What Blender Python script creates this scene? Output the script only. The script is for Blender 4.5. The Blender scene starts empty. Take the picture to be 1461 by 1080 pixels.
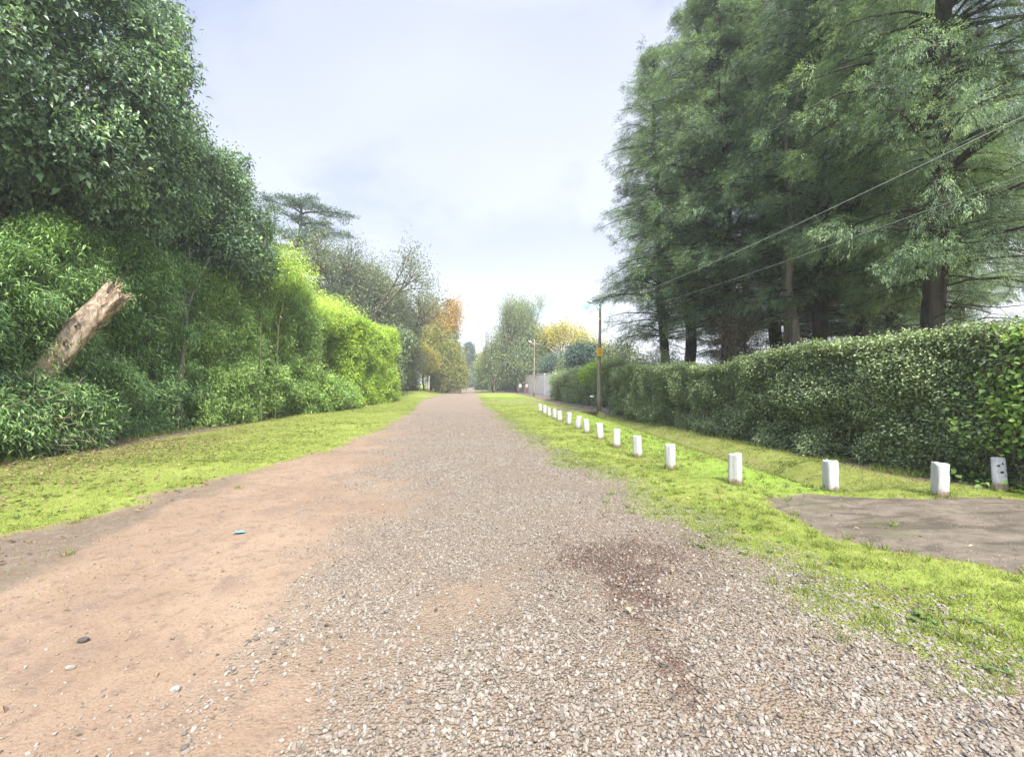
import bpy, math, random
import numpy as np
R = math.radians
scene = bpy.context.scene
col = scene.collection

# ------------------------------------------------------------------ camera
cam_d = bpy.data.cameras.new('camera')
cam_d.sensor_width = 36.0
cam_d.lens = 36.0 * 600.0 / 1461.0
cam_d.clip_start = 0.05
cam_d.clip_end = 3000
cam = bpy.data.objects.new('camera', cam_d)
col.objects.link(cam)
cam.location = (0, 0, 1.6)
cam.rotation_euler = (R(90 + 0.76), 0, R(-5.95))
scene.camera = cam

# ------------------------------------------------------------------ exposure
scene.view_settings.view_transform = 'Standard'
scene.view_settings.look = 'None'
scene.view_settings.exposure = 1.58
scene.view_settings.gamma = 1.0
cy = scene.cycles
cy.use_denoising = True
cy.max_bounces = 6
cy.diffuse_bounces = 4
cy.glossy_bounces = 2
cy.transmission_bounces = 3
cy.volume_bounces = 1
cy.transparent_max_bounces = 4
cy.caustics_reflective = False
cy.caustics_refractive = False

# ------------------------------------------------------------------ sun + sky
SUN_AZ, SUN_EL = 172.0, 50.0          # compass degrees from +Y towards +X
sun_d = bpy.data.lights.new('sun', 'SUN')
sun_d.energy = 3.6
sun_d.angle = R(11)
sun_d.color = (1.0, 0.95, 0.87)
sun = bpy.data.objects.new('sun', sun_d)
col.objects.link(sun)
sun.location = (-10, -20, 40)
sun.rotation_euler = (R(90 - SUN_EL), 0, R(180 - SUN_AZ))

world = bpy.data.worlds.new('World')
scene.world = world
world.use_nodes = True
nt = world.node_tree
nt.nodes.clear()


class NB:
    """small node-tree helper"""
    def __init__(self, tree):
        self.t = tree

    def n(self, kind, **kw):
        nd = self.t.nodes.new(kind)
        ins = kw.pop('ins', {})
        for k, v in kw.items():
            setattr(nd, k, v)
        for k, v in ins.items():
            sock = nd.inputs[k]
            if hasattr(v, 'links'):
                self.t.links.new(v, sock)
            else:
                sock.default_value = v
        return nd

    def math(self, op, a, b=0.0, c=0.0, clamp=False):
        nd = self.n('ShaderNodeMath', operation=op, use_clamp=clamp, ins={0: a, 1: b, 2: c})
        return nd.outputs[0]

    def mapr(self, v, a, b, c=0.0, d=1.0, smooth=True):
        nd = self.n('ShaderNodeMapRange', interpolation_type='SMOOTHSTEP' if smooth else 'LINEAR',
                    ins={'Value': v, 'From Min': a, 'From Max': b, 'To Min': c, 'To Max': d})
        return nd.outputs[0]

    def mix(self, f, a, b, mode='MIX'):
        nd = self.n('ShaderNodeMix', data_type='RGBA', blend_type=mode)
        for k, v in ((0, f), (6, a), (7, b)):
            if hasattr(v, 'links'):
                self.t.links.new(v, nd.inputs[k])
            else:
                nd.inputs[k].default_value = v if k == 0 else (tuple(v) + (1.0,))[:4]
        return nd.outputs[2]

    def noise(self, vec, scale, detail=3.0, rough=0.55, dist=0.0):
        nd = self.n('ShaderNodeTexNoise', ins={'Scale': scale, 'Detail': detail, 'Roughness': rough, 'Distortion': dist})
        if vec is not None:
            self.t.links.new(vec, nd.inputs['Vector'])
        return nd.outputs['Fac']

    def ramp(self, v, stops, interp='LINEAR'):
        nd = self.n('ShaderNodeValToRGB')
        nd.color_ramp.interpolation = interp
        el = nd.color_ramp.elements
        while len(el) > 1:
            el.remove(el[-1])
        el[0].position = stops[0][0]
        el[0].color = tuple(stops[0][1]) + (1,)
        for p, c in stops[1:]:
            e = el.new(p)
            e.color = tuple(c) + (1,)
        self.t.links.new(v, nd.inputs[0])
        return nd.outputs[0]

    def attr(self, name):
        return self.n('ShaderNodeAttribute', attribute_name=name).outputs['Fac']


b = NB(nt)
sky = b.n('ShaderNodeTexSky', sky_type='NISHITA', sun_disc=False)
sky.sun_elevation = R(SUN_EL)
sky.sun_rotation = R(SUN_AZ)
sky_rgb = b.mix(1.0, sky.outputs[0], (0.115, 0.115, 0.115), 'MULTIPLY')
tc = b.n('ShaderNodeTexCoord')
sep = b.n('ShaderNodeSeparateXYZ', ins={0: tc.outputs['Generated']})
sx, sy, sz = sep.outputs
zc = b.math('MAXIMUM', sz, 0.0)
den = b.math('ADD', zc, 0.22)
cloud_v = b.n('ShaderNodeCombineXYZ', ins={0: b.math('DIVIDE', sx, den), 1: b.math('DIVIDE', sy, den), 2: zc}).outputs[0]
c1 = b.noise(cloud_v, 1.1, 6.0, 0.56, 0.4)
c2 = b.noise(cloud_v, 0.45, 3.0, 0.5, 0.2)
deck_lo = (0.265, 0.278, 0.335)
deck_hi = (0.142, 0.170, 0.275)
deck = b.mix(b.mapr(zc, 0.10, 0.62), deck_lo, deck_hi)
bright = b.math('ADD', b.mapr(c1, 0.44, 0.60, 0.0, 0.6), b.mapr(c2, 0.40, 0.66, 0.0, 0.5))
deck = b.mix(b.math('MULTIPLY', bright, 1.0), deck, (0.31, 0.322, 0.375))
horizon_glow = b.mapr(zc, 0.02, 0.34, 1.0, 0.0)
deck = b.mix(b.math('MULTIPLY', horizon_glow, 0.85), deck, (0.46, 0.455, 0.455))
# overcast sky is brightest overhead; raised further above the frame to light the scene
zen = b.mapr(zc, 0.66, 0.92, 1.0, 7.2)
zen_rgb = b.n('ShaderNodeCombineXYZ', ins={0: zen, 1: zen, 2: zen}).outputs[0]
deck = b.mix(1.0, deck, zen_rgb, 'MULTIPLY')
# a narrow break in the cloud low over the end of the road
az = b.math('ARCTAN2', sx, sy)
el_ = b.math('ARCSINE', sz)
da = b.math('DIVIDE', b.math('SUBTRACT', az, 0.255), 0.10)
de = b.math('DIVIDE', b.math('SUBTRACT', el_, 0.172), 0.022)
rr = b.math('ADD', b.math('MULTIPLY', da, da), b.math('MULTIPLY', de, de))
rr = b.math('ADD', rr, b.math('MULTIPLY', b.math('SUBTRACT', b.noise(cloud_v, 3.0, 4.0), 0.5), 2.0))
gap = b.mapr(rr, 0.2, 1.5, 0.62, 0.0)
cover = b.math('SUBTRACT', 0.94, gap)
sky_gap = b.mix(1.0, sky_rgb, (1.0, 1.35, 1.25), 'MULTIPLY')
skyc = b.mix(cover, sky_gap, deck)
bg = b.n('ShaderNodeBackground', ins={'Color': skyc, 'Strength': 0.92})
outw = b.n('ShaderNodeOutputWorld', ins={'Surface': bg.outputs[0]})

# ------------------------------------------------------------------ helpers
def hsh(ix, iy, iz, seed):
    h = (ix * 374761393 + iy * 668265263 + iz * 2147483647 + seed * 974634777) & 0xFFFFFFFF
    h = ((h ^ (h >> 13)) * 1274126177) & 0xFFFFFFFF
    h = h ^ (h >> 16)
    return (h & 0xFFFFFF) / float(0xFFFFFF)


def vnoise(x, y, z=0.0, seed=0):
    x = np.asarray(x, float); y = np.asarray(y, float); z = np.asarray(z, float) + np.zeros_like(x)
    ix = np.floor(x).astype(np.int64); iy = np.floor(y).astype(np.int64); iz = np.floor(z).astype(np.int64)
    fx = x - ix; fy = y - iy; fz = z - iz
    fx = fx * fx * (3 - 2 * fx); fy = fy * fy * (3 - 2 * fy); fz = fz * fz * (3 - 2 * fz)
    def c(a, bb, cc):
        return hsh(ix + a, iy + bb, iz + cc, seed)
    x00 = c(0, 0, 0) * (1 - fx) + c(1, 0, 0) * fx
    x10 = c(0, 1, 0) * (1 - fx) + c(1, 1, 0) * fx
    x01 = c(0, 0, 1) * (1 - fx) + c(1, 0, 1) * fx
    x11 = c(0, 1, 1) * (1 - fx) + c(1, 1, 1) * fx
    return (x00 * (1 - fy) + x10 * fy) * (1 - fz) + (x01 * (1 - fy) + x11 * fy) * fz


def fbm(x, y, z=0.0, seed=0, octv=4):
    a, s, t = 0.5, 0.0, 0.0
    f = 1.0
    for o in range(octv):
        s = s + a * vnoise(np.asarray(x) * f, np.asarray(y) * f, np.asarray(z) * f, seed + o)
        t += a
        a *= 0.5
        f *= 2.03
    return s / t


def sstep(a, bb, v):
    t = np.clip((np.asarray(v, float) - a) / (bb - a), 0, 1)
    return t * t * (3 - 2 * t)


def unit(v):
    return v / np.maximum(np.linalg.norm(v, axis=-1, keepdims=True), 1e-9)


def make_mesh(name, verts, facelist, mats, attrs=None, smooth=False, mat_idx=None):
    """facelist: list of int arrays (n, k)"""
    me = bpy.data.meshes.new(name)
    verts = np.asarray(verts, np.float32)
    me.vertices.add(len(verts))
    me.vertices.foreach_set('co', verts.ravel())
    loops = np.concatenate([np.asarray(f, np.int32).ravel() for f in facelist])
    ks = np.concatenate([np.full(len(f), np.asarray(f).shape[1], np.int32) for f in facelist])
    starts = np.concatenate([[0], np.cumsum(ks)[:-1]]).astype(np.int32)
    me.loops.add(len(loops))
    me.loops.foreach_set('vertex_index', loops)
    me.polygons.add(len(ks))
    me.polygons.foreach_set('loop_start', starts)
    me.polygons.foreach_set('use_smooth', np.full(len(ks), smooth, bool))
    if mat_idx is not None:
        me.polygons.foreach_set('material_index', np.asarray(mat_idx, np.int32))
    me.update(calc_edges=True)
    for m in (mats if isinstance(mats, (list, tuple)) else [mats]):
        me.materials.append(m)
    for k, v in (attrs or {}).items():
        at = me.attributes.new(k, 'FLOAT', 'POINT')
        at.data.foreach_set('value', np.asarray(v, np.float32))
    return me


def link(name, me, parent=None, loc=None):
    o = bpy.data.objects.new(name, me)
    col.objects.link(o)
    if parent is not None:
        o.parent = parent
    if loc is not None:
        o.location = loc
    return o


def tag(o, label, cat, group=None):
    o['label'] = label
    o['category'] = cat
    if group:
        o['group'] = group
    return o


def thing(name, label, cat, loc=(0, 0, 0), rz=0.0, group=None):
    o = bpy.data.objects.new(name, None)
    col.objects.link(o)
    o.empty_display_size = 0.3
    o.location = loc
    o.rotation_euler = (0, 0, rz)
    return tag(o, label, cat, group)


def setting(o):
    o['kind'] = 'structure'
    return o


def stuff(o):
    o['kind'] = 'stuff'
    return o


def dup(root, loc, rz=0.0, label=None, scale=None, group=None):
    r = root.copy(); col.objects.link(r)
    r.location = loc; r.rotation_euler = (0, 0, rz)
    if scale is not None:
        r.scale = (scale, scale, scale) if isinstance(scale, (int, float)) else scale
    if label:
        r['label'] = label
    if group:
        r['group'] = group
    for ch in list(root.children):
        c = ch.copy(); col.objects.link(c); c.parent = r
        for g in list(ch.children):
            d = g.copy(); col.objects.link(d); d.parent = c
    return r


class MB:
    """mesh accumulator for tubes, boxes, lathes"""
    def __init__(self):
        self.v = []; self.q = []; self.t = []; self.n = 0

    def add(self, v, q=None, t=None):
        v = np.asarray(v, float).reshape(-1, 3)
        if q is not None and len(q):
            self.q.append(np.asarray(q, np.int32) + self.n)
        if t is not None and len(t):
            self.t.append(np.asarray(t, np.int32) + self.n)
        self.v.append(v); self.n += len(v)

    def tube(self, pts, rad, seg=6, cap=True, lump=0.0, seed=0):
        pts = np.asarray(pts, float); n = len(pts)
        rad = np.broadcast_to(np.asarray(rad, float), (n,))
        tan = unit(np.gradient(pts, axis=0))
        ref = np.array([0.0, 0.0, 1.0])
        if abs(np.mean(tan, axis=0)[2]) > 0.8:
            ref = np.array([1.0, 0.0, 0.0])
        u = unit(np.cross(tan, ref)); w = np.cross(tan, u)
        a = np.linspace(0, 2 * np.pi, seg, endpoint=False)
        ring = u[:, None, :] * np.cos(a)[None, :, None] + w[:, None, :] * np.sin(a)[None, :, None]
        rr_ = np.repeat(rad[:, None], seg, 1)
        if lump > 0:
            aa, ii = np.meshgrid(np.cos(a) * 1.3 + 5, np.arange(n) * 0.9)
            aa2, _ = np.meshgrid(np.sin(a) * 1.3 + 5, np.arange(n))
            rr_ = rr_ * (1 + lump * (fbm(aa * 1.6, aa2 * 1.6, ii, seed, 3) - 0.5) * 2)
        v = pts[:, None, :] + ring * rr_[:, :, None]
        i = np.arange(n - 1)[:, None] * seg; j = np.arange(seg)[None, :]; j2 = (j + 1) % seg
        q = np.stack([i + j, i + j2, i + seg + j2, i + seg + j], -1).reshape(-1, 4)
        v = v.reshape(-1, 3)
        t = []
        if cap:
            v = np.vstack([v, pts[0], pts[-1]])
            c0, c1_ = n * seg, n * seg + 1
            for k in range(seg):
                t.append([c0, (k + 1) % seg, k])
                t.append([c1_, (n - 1) * seg + k, (n - 1) * seg + (k + 1) % seg])
        self.add(v, q, np.array(t) if t else None)

    def box(self, lo, hi, bev=0.0):
        x0, y0, z0 = lo; x1, y1, z1 = hi
        if bev <= 0:
            v = [(x0, y0, z0), (x1, y0, z0), (x1, y1, z0), (x0, y1, z0), (x0, y0, z1), (x1, y0, z1), (x1, y1, z1), (x0, y1, z1)]
            q = [(0, 3, 2, 1), (4, 5, 6, 7), (0, 1, 5, 4), (1, 2, 6, 5), (2, 3, 7, 6), (3, 0, 4, 7)]
            self.add(v, q)
        else:
            rings = []
            for z, e in ((z0, bev), (z0 + bev, 0), (z1 - bev, 0), (z1, bev)):
                rings.append([(x0 + e, y0 + e, z), (x1 - e, y0 + e, z), (x1 - e, y1 - e, z), (x0 + e, y1 - e, z)])
            v = [p for r_ in rings for p in r_]
            q = [(3, 2, 1, 0), (12, 13, 14, 15)]
            for i in range(3):
                for k in range(4):
                    q.append((i * 4 + k, i * 4 + (k + 1) % 4, i * 4 + 4 + (k + 1) % 4, i * 4 + 4 + k))
            self.add(v, q)

    def lathe(self, prof, seg=16, lump=0.0, seed=0):
        pts = [(0, 0, z) for r_, z in prof]
        n = len(prof)
        a = np.linspace(0, 2 * np.pi, seg, endpoint=False)
        v = np.array([[(r_ * math.cos(t_), r_ * math.sin(t_), z) for t_ in a] for r_, z in prof])
        if lump:
            k = 1 + lump * (fbm(np.cos(a)[None, :] * 1.5 + 3 + 0 * v[:, :, 0], np.sin(a)[None, :] * 1.5 + 3 + 0 * v[:, :, 0], v[:, :, 2] * 6, seed, 3) - .5) * 2
            v[:, :, 0] *= k; v[:, :, 1] *= k
        i = np.arange(n - 1)[:, None] * seg; j = np.arange(seg)[None, :]; j2 = (j + 1) % seg
        q = np.stack([i + j, i + j2, i + seg + j2, i + seg + j], -1).reshape(-1, 4)
        v = np.vstack([v.reshape(-1, 3), (0, 0, prof[0][1]), (0, 0, prof[-1][1])])
        t = []
        for k in range(seg):
            t.append([n * seg, (k + 1) % seg, k]); t.append([n * seg + 1, (n - 1) * seg + k, (n - 1) * seg + (k + 1) % seg])
        self.add(v, q, t)

    def mesh(self, name, mat, smooth=True, attrs=None):
        fl = []
        if self.q: fl.append(np.concatenate(self.q))
        if self.t: fl.append(np.concatenate(self.t))
        return make_mesh(name, np.concatenate(self.v), fl, mat, attrs, smooth)

    def obj(self, name, mat, parent=None, smooth=True, loc=None):
        return link(name, self.mesh(name, mat, smooth), parent, loc)


def stem_parts(root, mat, n, fn, seg=4):
    for k in range(n):
        pts, rad = fn(k)
        mb = MB(); mb.tube(pts, rad, seg, cap=False)
        mb.obj('stem', mat, root)


class Leaves:
    """collects leaf blades: base, direction, face normal, length, width, tint"""
    def __init__(self):
        self.a = []

    def add(self, P, D, N, L, W, T):
        n = len(P)
        self.a.append((np.asarray(P, float), unit(np.asarray(D, float)), np.asarray(N, float),
                       np.broadcast_to(L, (n,)), np.broadcast_to(W, (n,)), np.broadcast_to(T, (n,))))

    def count(self):
        return sum(len(x[0]) for x in self.a)

    def mesh(self, name, mat, fold=0.25, mid=0.42, curl=0.15, broad=False):
        P, D, N, L, W, T = [np.concatenate([x[i] for x in self.a]) for i in range(6)]
        S = unit(np.cross(D, N)); N2 = np.cross(S, D)
        Lc = L[:, None]; Wc = W[:, None]
        m = P + D * Lc * mid + N2 * Wc * fold
        if broad:
            tip = P + D * Lc - N2 * Lc * curl
            m1 = P + D * Lc * .16 + N2 * Wc * fold * .8; m2 = P + D * Lc * .62 + N2 * Wc * fold * .6 - N2 * Lc * curl * .4
            v = np.stack([P, m1 + S * Wc * .44, m2 + S * Wc * .36, tip, m2 - S * Wc * .36, m1 - S * Wc * .44], 1)
            i = np.arange(len(P))[:, None] * 6
            q = np.concatenate([i + np.array([0, 1, 2, 3]), i + np.array([0, 3, 4, 5])])
            return make_mesh(name, v.reshape(-1, 3), [q], mat, {'tint': np.repeat(T, 6)})
        v = np.stack([P, m + S * Wc * .5, P + D * Lc - N2 * Lc * curl, m - S * Wc * .5], 1)
        v[:, 0] -= N2 * Wc * 0.0
        n = len(P)
        q = np.arange(n * 4).reshape(n, 4)
        return make_mesh(name, v.reshape(-1, 3), [q], mat, {'tint': np.repeat(T, 4)})

    def obj(self, name, mat, parent=None, fold=0.25, mid=0.42, curl=0.15, broad=False):
        return link(name, self.mesh(name, mat, fold, mid, curl, broad), parent)


def rand_dirs(rng, n):
    v = rng.normal(size=(n, 3))
    return unit(v)


def nmat(name):
    m = bpy.data.materials.new(name)
    m.use_nodes = True
    m.node_tree.nodes.clear()
    return m, NB(m.node_tree)


def leaf_mat(name, stops, rough=0.45, trans=0.3, spec=0.4, warm=(1.15, 1.1, 0.6), var=0.0, gain=1.0):
    m, k = nmat(name)
    stops = [(p, tuple(min(.8, c_ * gain) for c_ in c)) for p, c in stops]
    t = k.attr('tint')
    if var:
        g = k.n('ShaderNodeNewGeometry')
        t = k.math('ADD', t, k.math('MULTIPLY', k.math('SUBTRACT', k.noise(g.outputs['Position'], 0.45, 2.0), 0.5), var))
    c = k.ramp(t, stops)
    p = k.n('ShaderNodeBsdfPrincipled', ins={'Base Color': c, 'Roughness': rough, 'Specular IOR Level': spec})
    tr = k.n('ShaderNodeBsdfTranslucent', ins={'Color': k.mix(1.0, c, warm, 'MULTIPLY')})
    mx = k.n('ShaderNodeMixShader', ins={0: trans, 1: p.outputs[0], 2: tr.outputs[0]})
    k.n('ShaderNodeOutputMaterial', ins={'Surface': mx.outputs[0]})
    return m


def bark_mat(name, c0, c1, scale=6.0, stretch=0.15, rough=0.9, bump=0.6, extra=None):
    m, k = nmat(name)
    tcn = k.n('ShaderNodeTexCoord')
    mp = k.n('ShaderNodeMapping', ins={0: tcn.outputs['Object'], 3: (1, 1, stretch)})
    n1 = k.noise(mp.outputs[0], scale, 6.0, 0.65, 0.3)
    n2 = k.noise(tcn.outputs['Object'], scale * 0.3, 3.0)
    c = k.mix(k.mapr(n1, 0.35, 0.68), c0, c1)
    if extra is not None:
        c = k.mix(k.mapr(n2, 0.5, 0.65), c, extra)
    bp = k.n('ShaderNodeBump', ins={'Strength': bump, 'Distance': 0.03, 'Height': n1})
    p = k.n('ShaderNodeBsdfPrincipled', ins={'Base Color': c, 'Roughness': rough, 'Normal': bp.outputs[0], 'Specular IOR Level': 0.2})
    k.n('ShaderNodeOutputMaterial', ins={'Surface': p.outputs[0]})
    return m


def flat_mat(name, c0, c1=None, scale=8.0, rough=0.7, metal=0.0, bump=0.0, spec=0.4):
    m, k = nmat(name)
    c1 = c1 or tuple(x * 0.75 for x in c0)
    tcn = k.n('ShaderNodeTexCoord')
    n1 = k.noise(tcn.outputs['Object'], scale, 5.0, 0.6)
    c = k.mix(k.mapr(n1, 0.35, 0.7), c0, c1)
    p = k.n('ShaderNodeBsdfPrincipled', ins={'Base Color': c, 'Roughness': rough, 'Metallic': metal, 'Specular IOR Level': spec})
    if bump:
        bp = k.n('ShaderNodeBump', ins={'Strength': bump, 'Distance': 0.02, 'Height': n1})
        m.node_tree.links.new(bp.outputs[0], p.inputs['Normal'])
    k.n('ShaderNodeOutputMaterial', ins={'Surface': p.outputs[0]})
    return m


# ------------------------------------------------------------------ terrain functions
def xl_edge(Y):
    return np.interp(Y, [0, 4, 5, 6, 7, 9.4, 13, 17, 24, 30, 44, 60, 80, 150, 300], [-5.1, -4.9, -4.7, -4.3, -4.0, -3.7, -3.3, -3.0, -3.2, -3.7, -4.5, -4.2, -3.6, -2.4, -2.0])


def xr_edge(Y):
    return np.interp(Y, [0, 1.8, 2.4, 3.2, 4.7, 6.2, 10.4, 16, 23, 44, 80, 150, 300], [2.85, 2.75, 2.6, 2.45, 2.3, 2.05, 1.6, 1.4, 1.22, 1.0, 1.3, 2.6, 3.0])


def ditch_edge(Y):
    return np.interp(Y, [5, 7.6, 11, 16.7, 22, 60], [5.15, 5.1, 5.35, 5.75, 5.95, 6.6])


DRIVE = np.array([(4.05, 5.35), (5.2, 5.42), (6.3, 5.1), (7.6, 4.85), (10, 4.6), (14, 4.4), (14, 1.6), (8, 2.1), (5.9, 2.45), (4.75, 2.95), (4.1, 3.3), (3.78, 3.9), (3.8, 4.7)])


def poly_sd(x, y, poly):
    x = np.asarray(x, float); y = np.asarray(y, float)
    d = np.full(x.shape, 1e9); inside = np.zeros(x.shape, bool)
    n = len(poly)
    for i in range(n):
        ax, ay = poly[i]; bx, by = poly[(i + 1) % n]
        ex, ey = bx - ax, by - ay
        wx, wy = x - ax, y - ay
        t = np.clip((wx * ex + wy * ey) / (ex * ex + ey * ey), 0, 1)
        d = np.minimum(d, (wx - ex * t) ** 2 + (wy - ey * t) ** 2)
        cnd = ((ay > y) != (by > y)) & (x < (bx - ax) * (y - ay) / (by - ay + 1e-12) + ax)
        inside ^= cnd
    d = np.sqrt(d)
    return np.where(inside, -d, d)


def masks(x, y):
    """grass, gravel, drive, mulch, litter  in 0..1"""
    n1 = fbm(x * 0.9, y * 0.9, 0, 11, 5) - 0.5
    n2 = fbm(x * 3.1, y * 3.1, 0, 23, 4) - 0.5
    wob = n1 * 1.1 + n2 * 0.55
    sl = (xl_edge(y) - x) + wob * 0.9
    sr = (x - xr_edge(y)) + wob * np.where(y < 12, 1.5, 1.1)
    g = np.maximum(sstep(-0.25, 0.35, sl), sstep(-0.35, 0.75, sr))
    sd = poly_sd(x, y, DRIVE) + wob * 0.5
    drv = 1 - sstep(-0.12, 0.16, sd)
    # bare crossing over the culvert, up to the gate posts
    cr = (1 - sstep(0.8, 1.9, np.abs(y - 24.9 - 0.55 * np.maximum(x - 6, 0)) + wob * .8)) * sstep(3.6, 5.2, x) * (1 - sstep(11, 13, x))
    cr2 = (1 - sstep(0.8, 2.4, np.abs(y - 37 + .4 * x) + wob * 2)) * sstep(0, 1.0, x) * 0.75 * (1 - sstep(8, 10, x))
    cr3 = (1 - sstep(4, 12, np.abs(y - 80) + wob * 5)) * sstep(0, 3, x) * 0.9 * (1 - sstep(10, 12, x))
    drv = np.maximum(drv, cr)
    g = g * (1 - drv) * (1 - cr2) * (1 - cr3)
    # dry soil under the hedges and at far left
    hl = sstep(-0.9, 0.5, -8.9 - x + wob * 1.1) * sstep(-2, 4, 26 - y)
    hr = sstep(-0.5, 0.35, x - 7.45 - 0.02 * np.maximum(14 - y, 0) * 0 + wob * 0.6) * sstep(5.0, 6.2, y)
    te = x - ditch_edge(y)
    ditch_soil_shade = sstep(0.0, 0.10, te) * (1 - sstep(1.0, 1.75, te + wob * .6)) * sstep(5.6, 6.6, y) * (1 - sstep(21.8, 22.4, y)) * .47  # ditch soil band that also paints the shade below the lip
    vs = sstep(-.25, .2, -3.75 - x + wob * .8) * (1 - sstep(-.2, .5, sl)) * (1 - sstep(7.5, 10, y)) * .62
    soil = np.maximum(np.maximum(np.maximum(hl, hr), ditch_soil_shade), vs)
    dry = np.maximum(sstep(.1, .4, te) * (1 - sstep(2.6, 3.2, te)) * sstep(5.2, 6, y) * (1 - sstep(40, 60, y)) * .5, sstep(-5.2, -8.2, x + wob * 1.6) * (1 - sstep(12, 22, y)) * .8)
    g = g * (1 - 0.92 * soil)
    xg = np.interp(y, [0, 1.9, 3.9, 6.5, 10, 16, 30], [-0.6, -0.7, -0.9, -1.35, -2.1, -2.7, -4.2])
    gv = sstep(-1.3, 1.3, x - xg + wob * 1.7) * (1 - 0.97 * sstep(-0.1, 0.85, sr - 0.35))
    gv = gv * (1 - drv)
    # reddish-brown bark/leaf scraps on the gravel
    m1 = np.exp(-(((x - 1.45) / 0.82) ** 2 + ((y - 3.6) / 0.75) ** 2))
    m2 = np.exp(-(((x - 1.12) / 0.16) ** 2 + ((y - 2.45) / 0.55) ** 2)) * 0.8
    m3 = np.exp(-(((x - 2.4) / 0.5) ** 2 + ((y - 4.4) / 0.5) ** 2)) * 0.35
    ml = np.clip((m1 + m2 + m3) * (0.75 + 1.6 * (n1 + n2)), 0, 1)
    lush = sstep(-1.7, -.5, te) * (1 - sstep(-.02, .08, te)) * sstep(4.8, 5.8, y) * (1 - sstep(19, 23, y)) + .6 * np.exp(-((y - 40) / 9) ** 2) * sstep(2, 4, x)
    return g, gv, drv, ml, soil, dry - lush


def zf(x, y):
    x = np.asarray(x, float); y = np.asarray(y, float)
    z = (fbm(x * 0.35, y * 0.35, 0, 5, 3) - 0.5) * 0.07 + (fbm(x * 2.2, y * 2.2, 0, 7, 3) - 0.5) * 0.03
    # shallow wheel ruts in the dirt half of the road
    z -= 0.022 * np.exp(-((x + 2.9) / 0.28) ** 2) + 0.018 * np.exp(-((x + 1.5) / 0.25) ** 2)
    z += 0.03 * sstep(0.2, 1.3, xl_edge(y) - x) + 0.05 * sstep(0.2, 1.6, x - xr_edge(y))
    t = x - ditch_edge(y)
    prof = -0.56 * sstep(-0.03, 0.22, t) * (1 - sstep(0.35, 1.9, t)) - 0.04 * sstep(0.0, .3, t) + .08 * np.exp(-((t + .35) / .35) ** 2)
    amp = sstep(5.55, 6.7, y + 0.3 * (fbm(x * 2, y * 2, 0, 3, 2) - .5)) * (1 - sstep(22.2, 22.75, y)) + 0.35 * sstep(26.5, 27.5, y) * (1 - sstep(44, 50, y))
    z += prof * amp
    # land rises a little on the left far down the road
    z += 0.55 * sstep(40, 65, y) * sstep(-4.5, -7.5, x) + 0.35 * sstep(60, 140, y)
    return z


def z1(x, y):
    return float(zf(np.array([x]), np.array([y]))[0])


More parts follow.
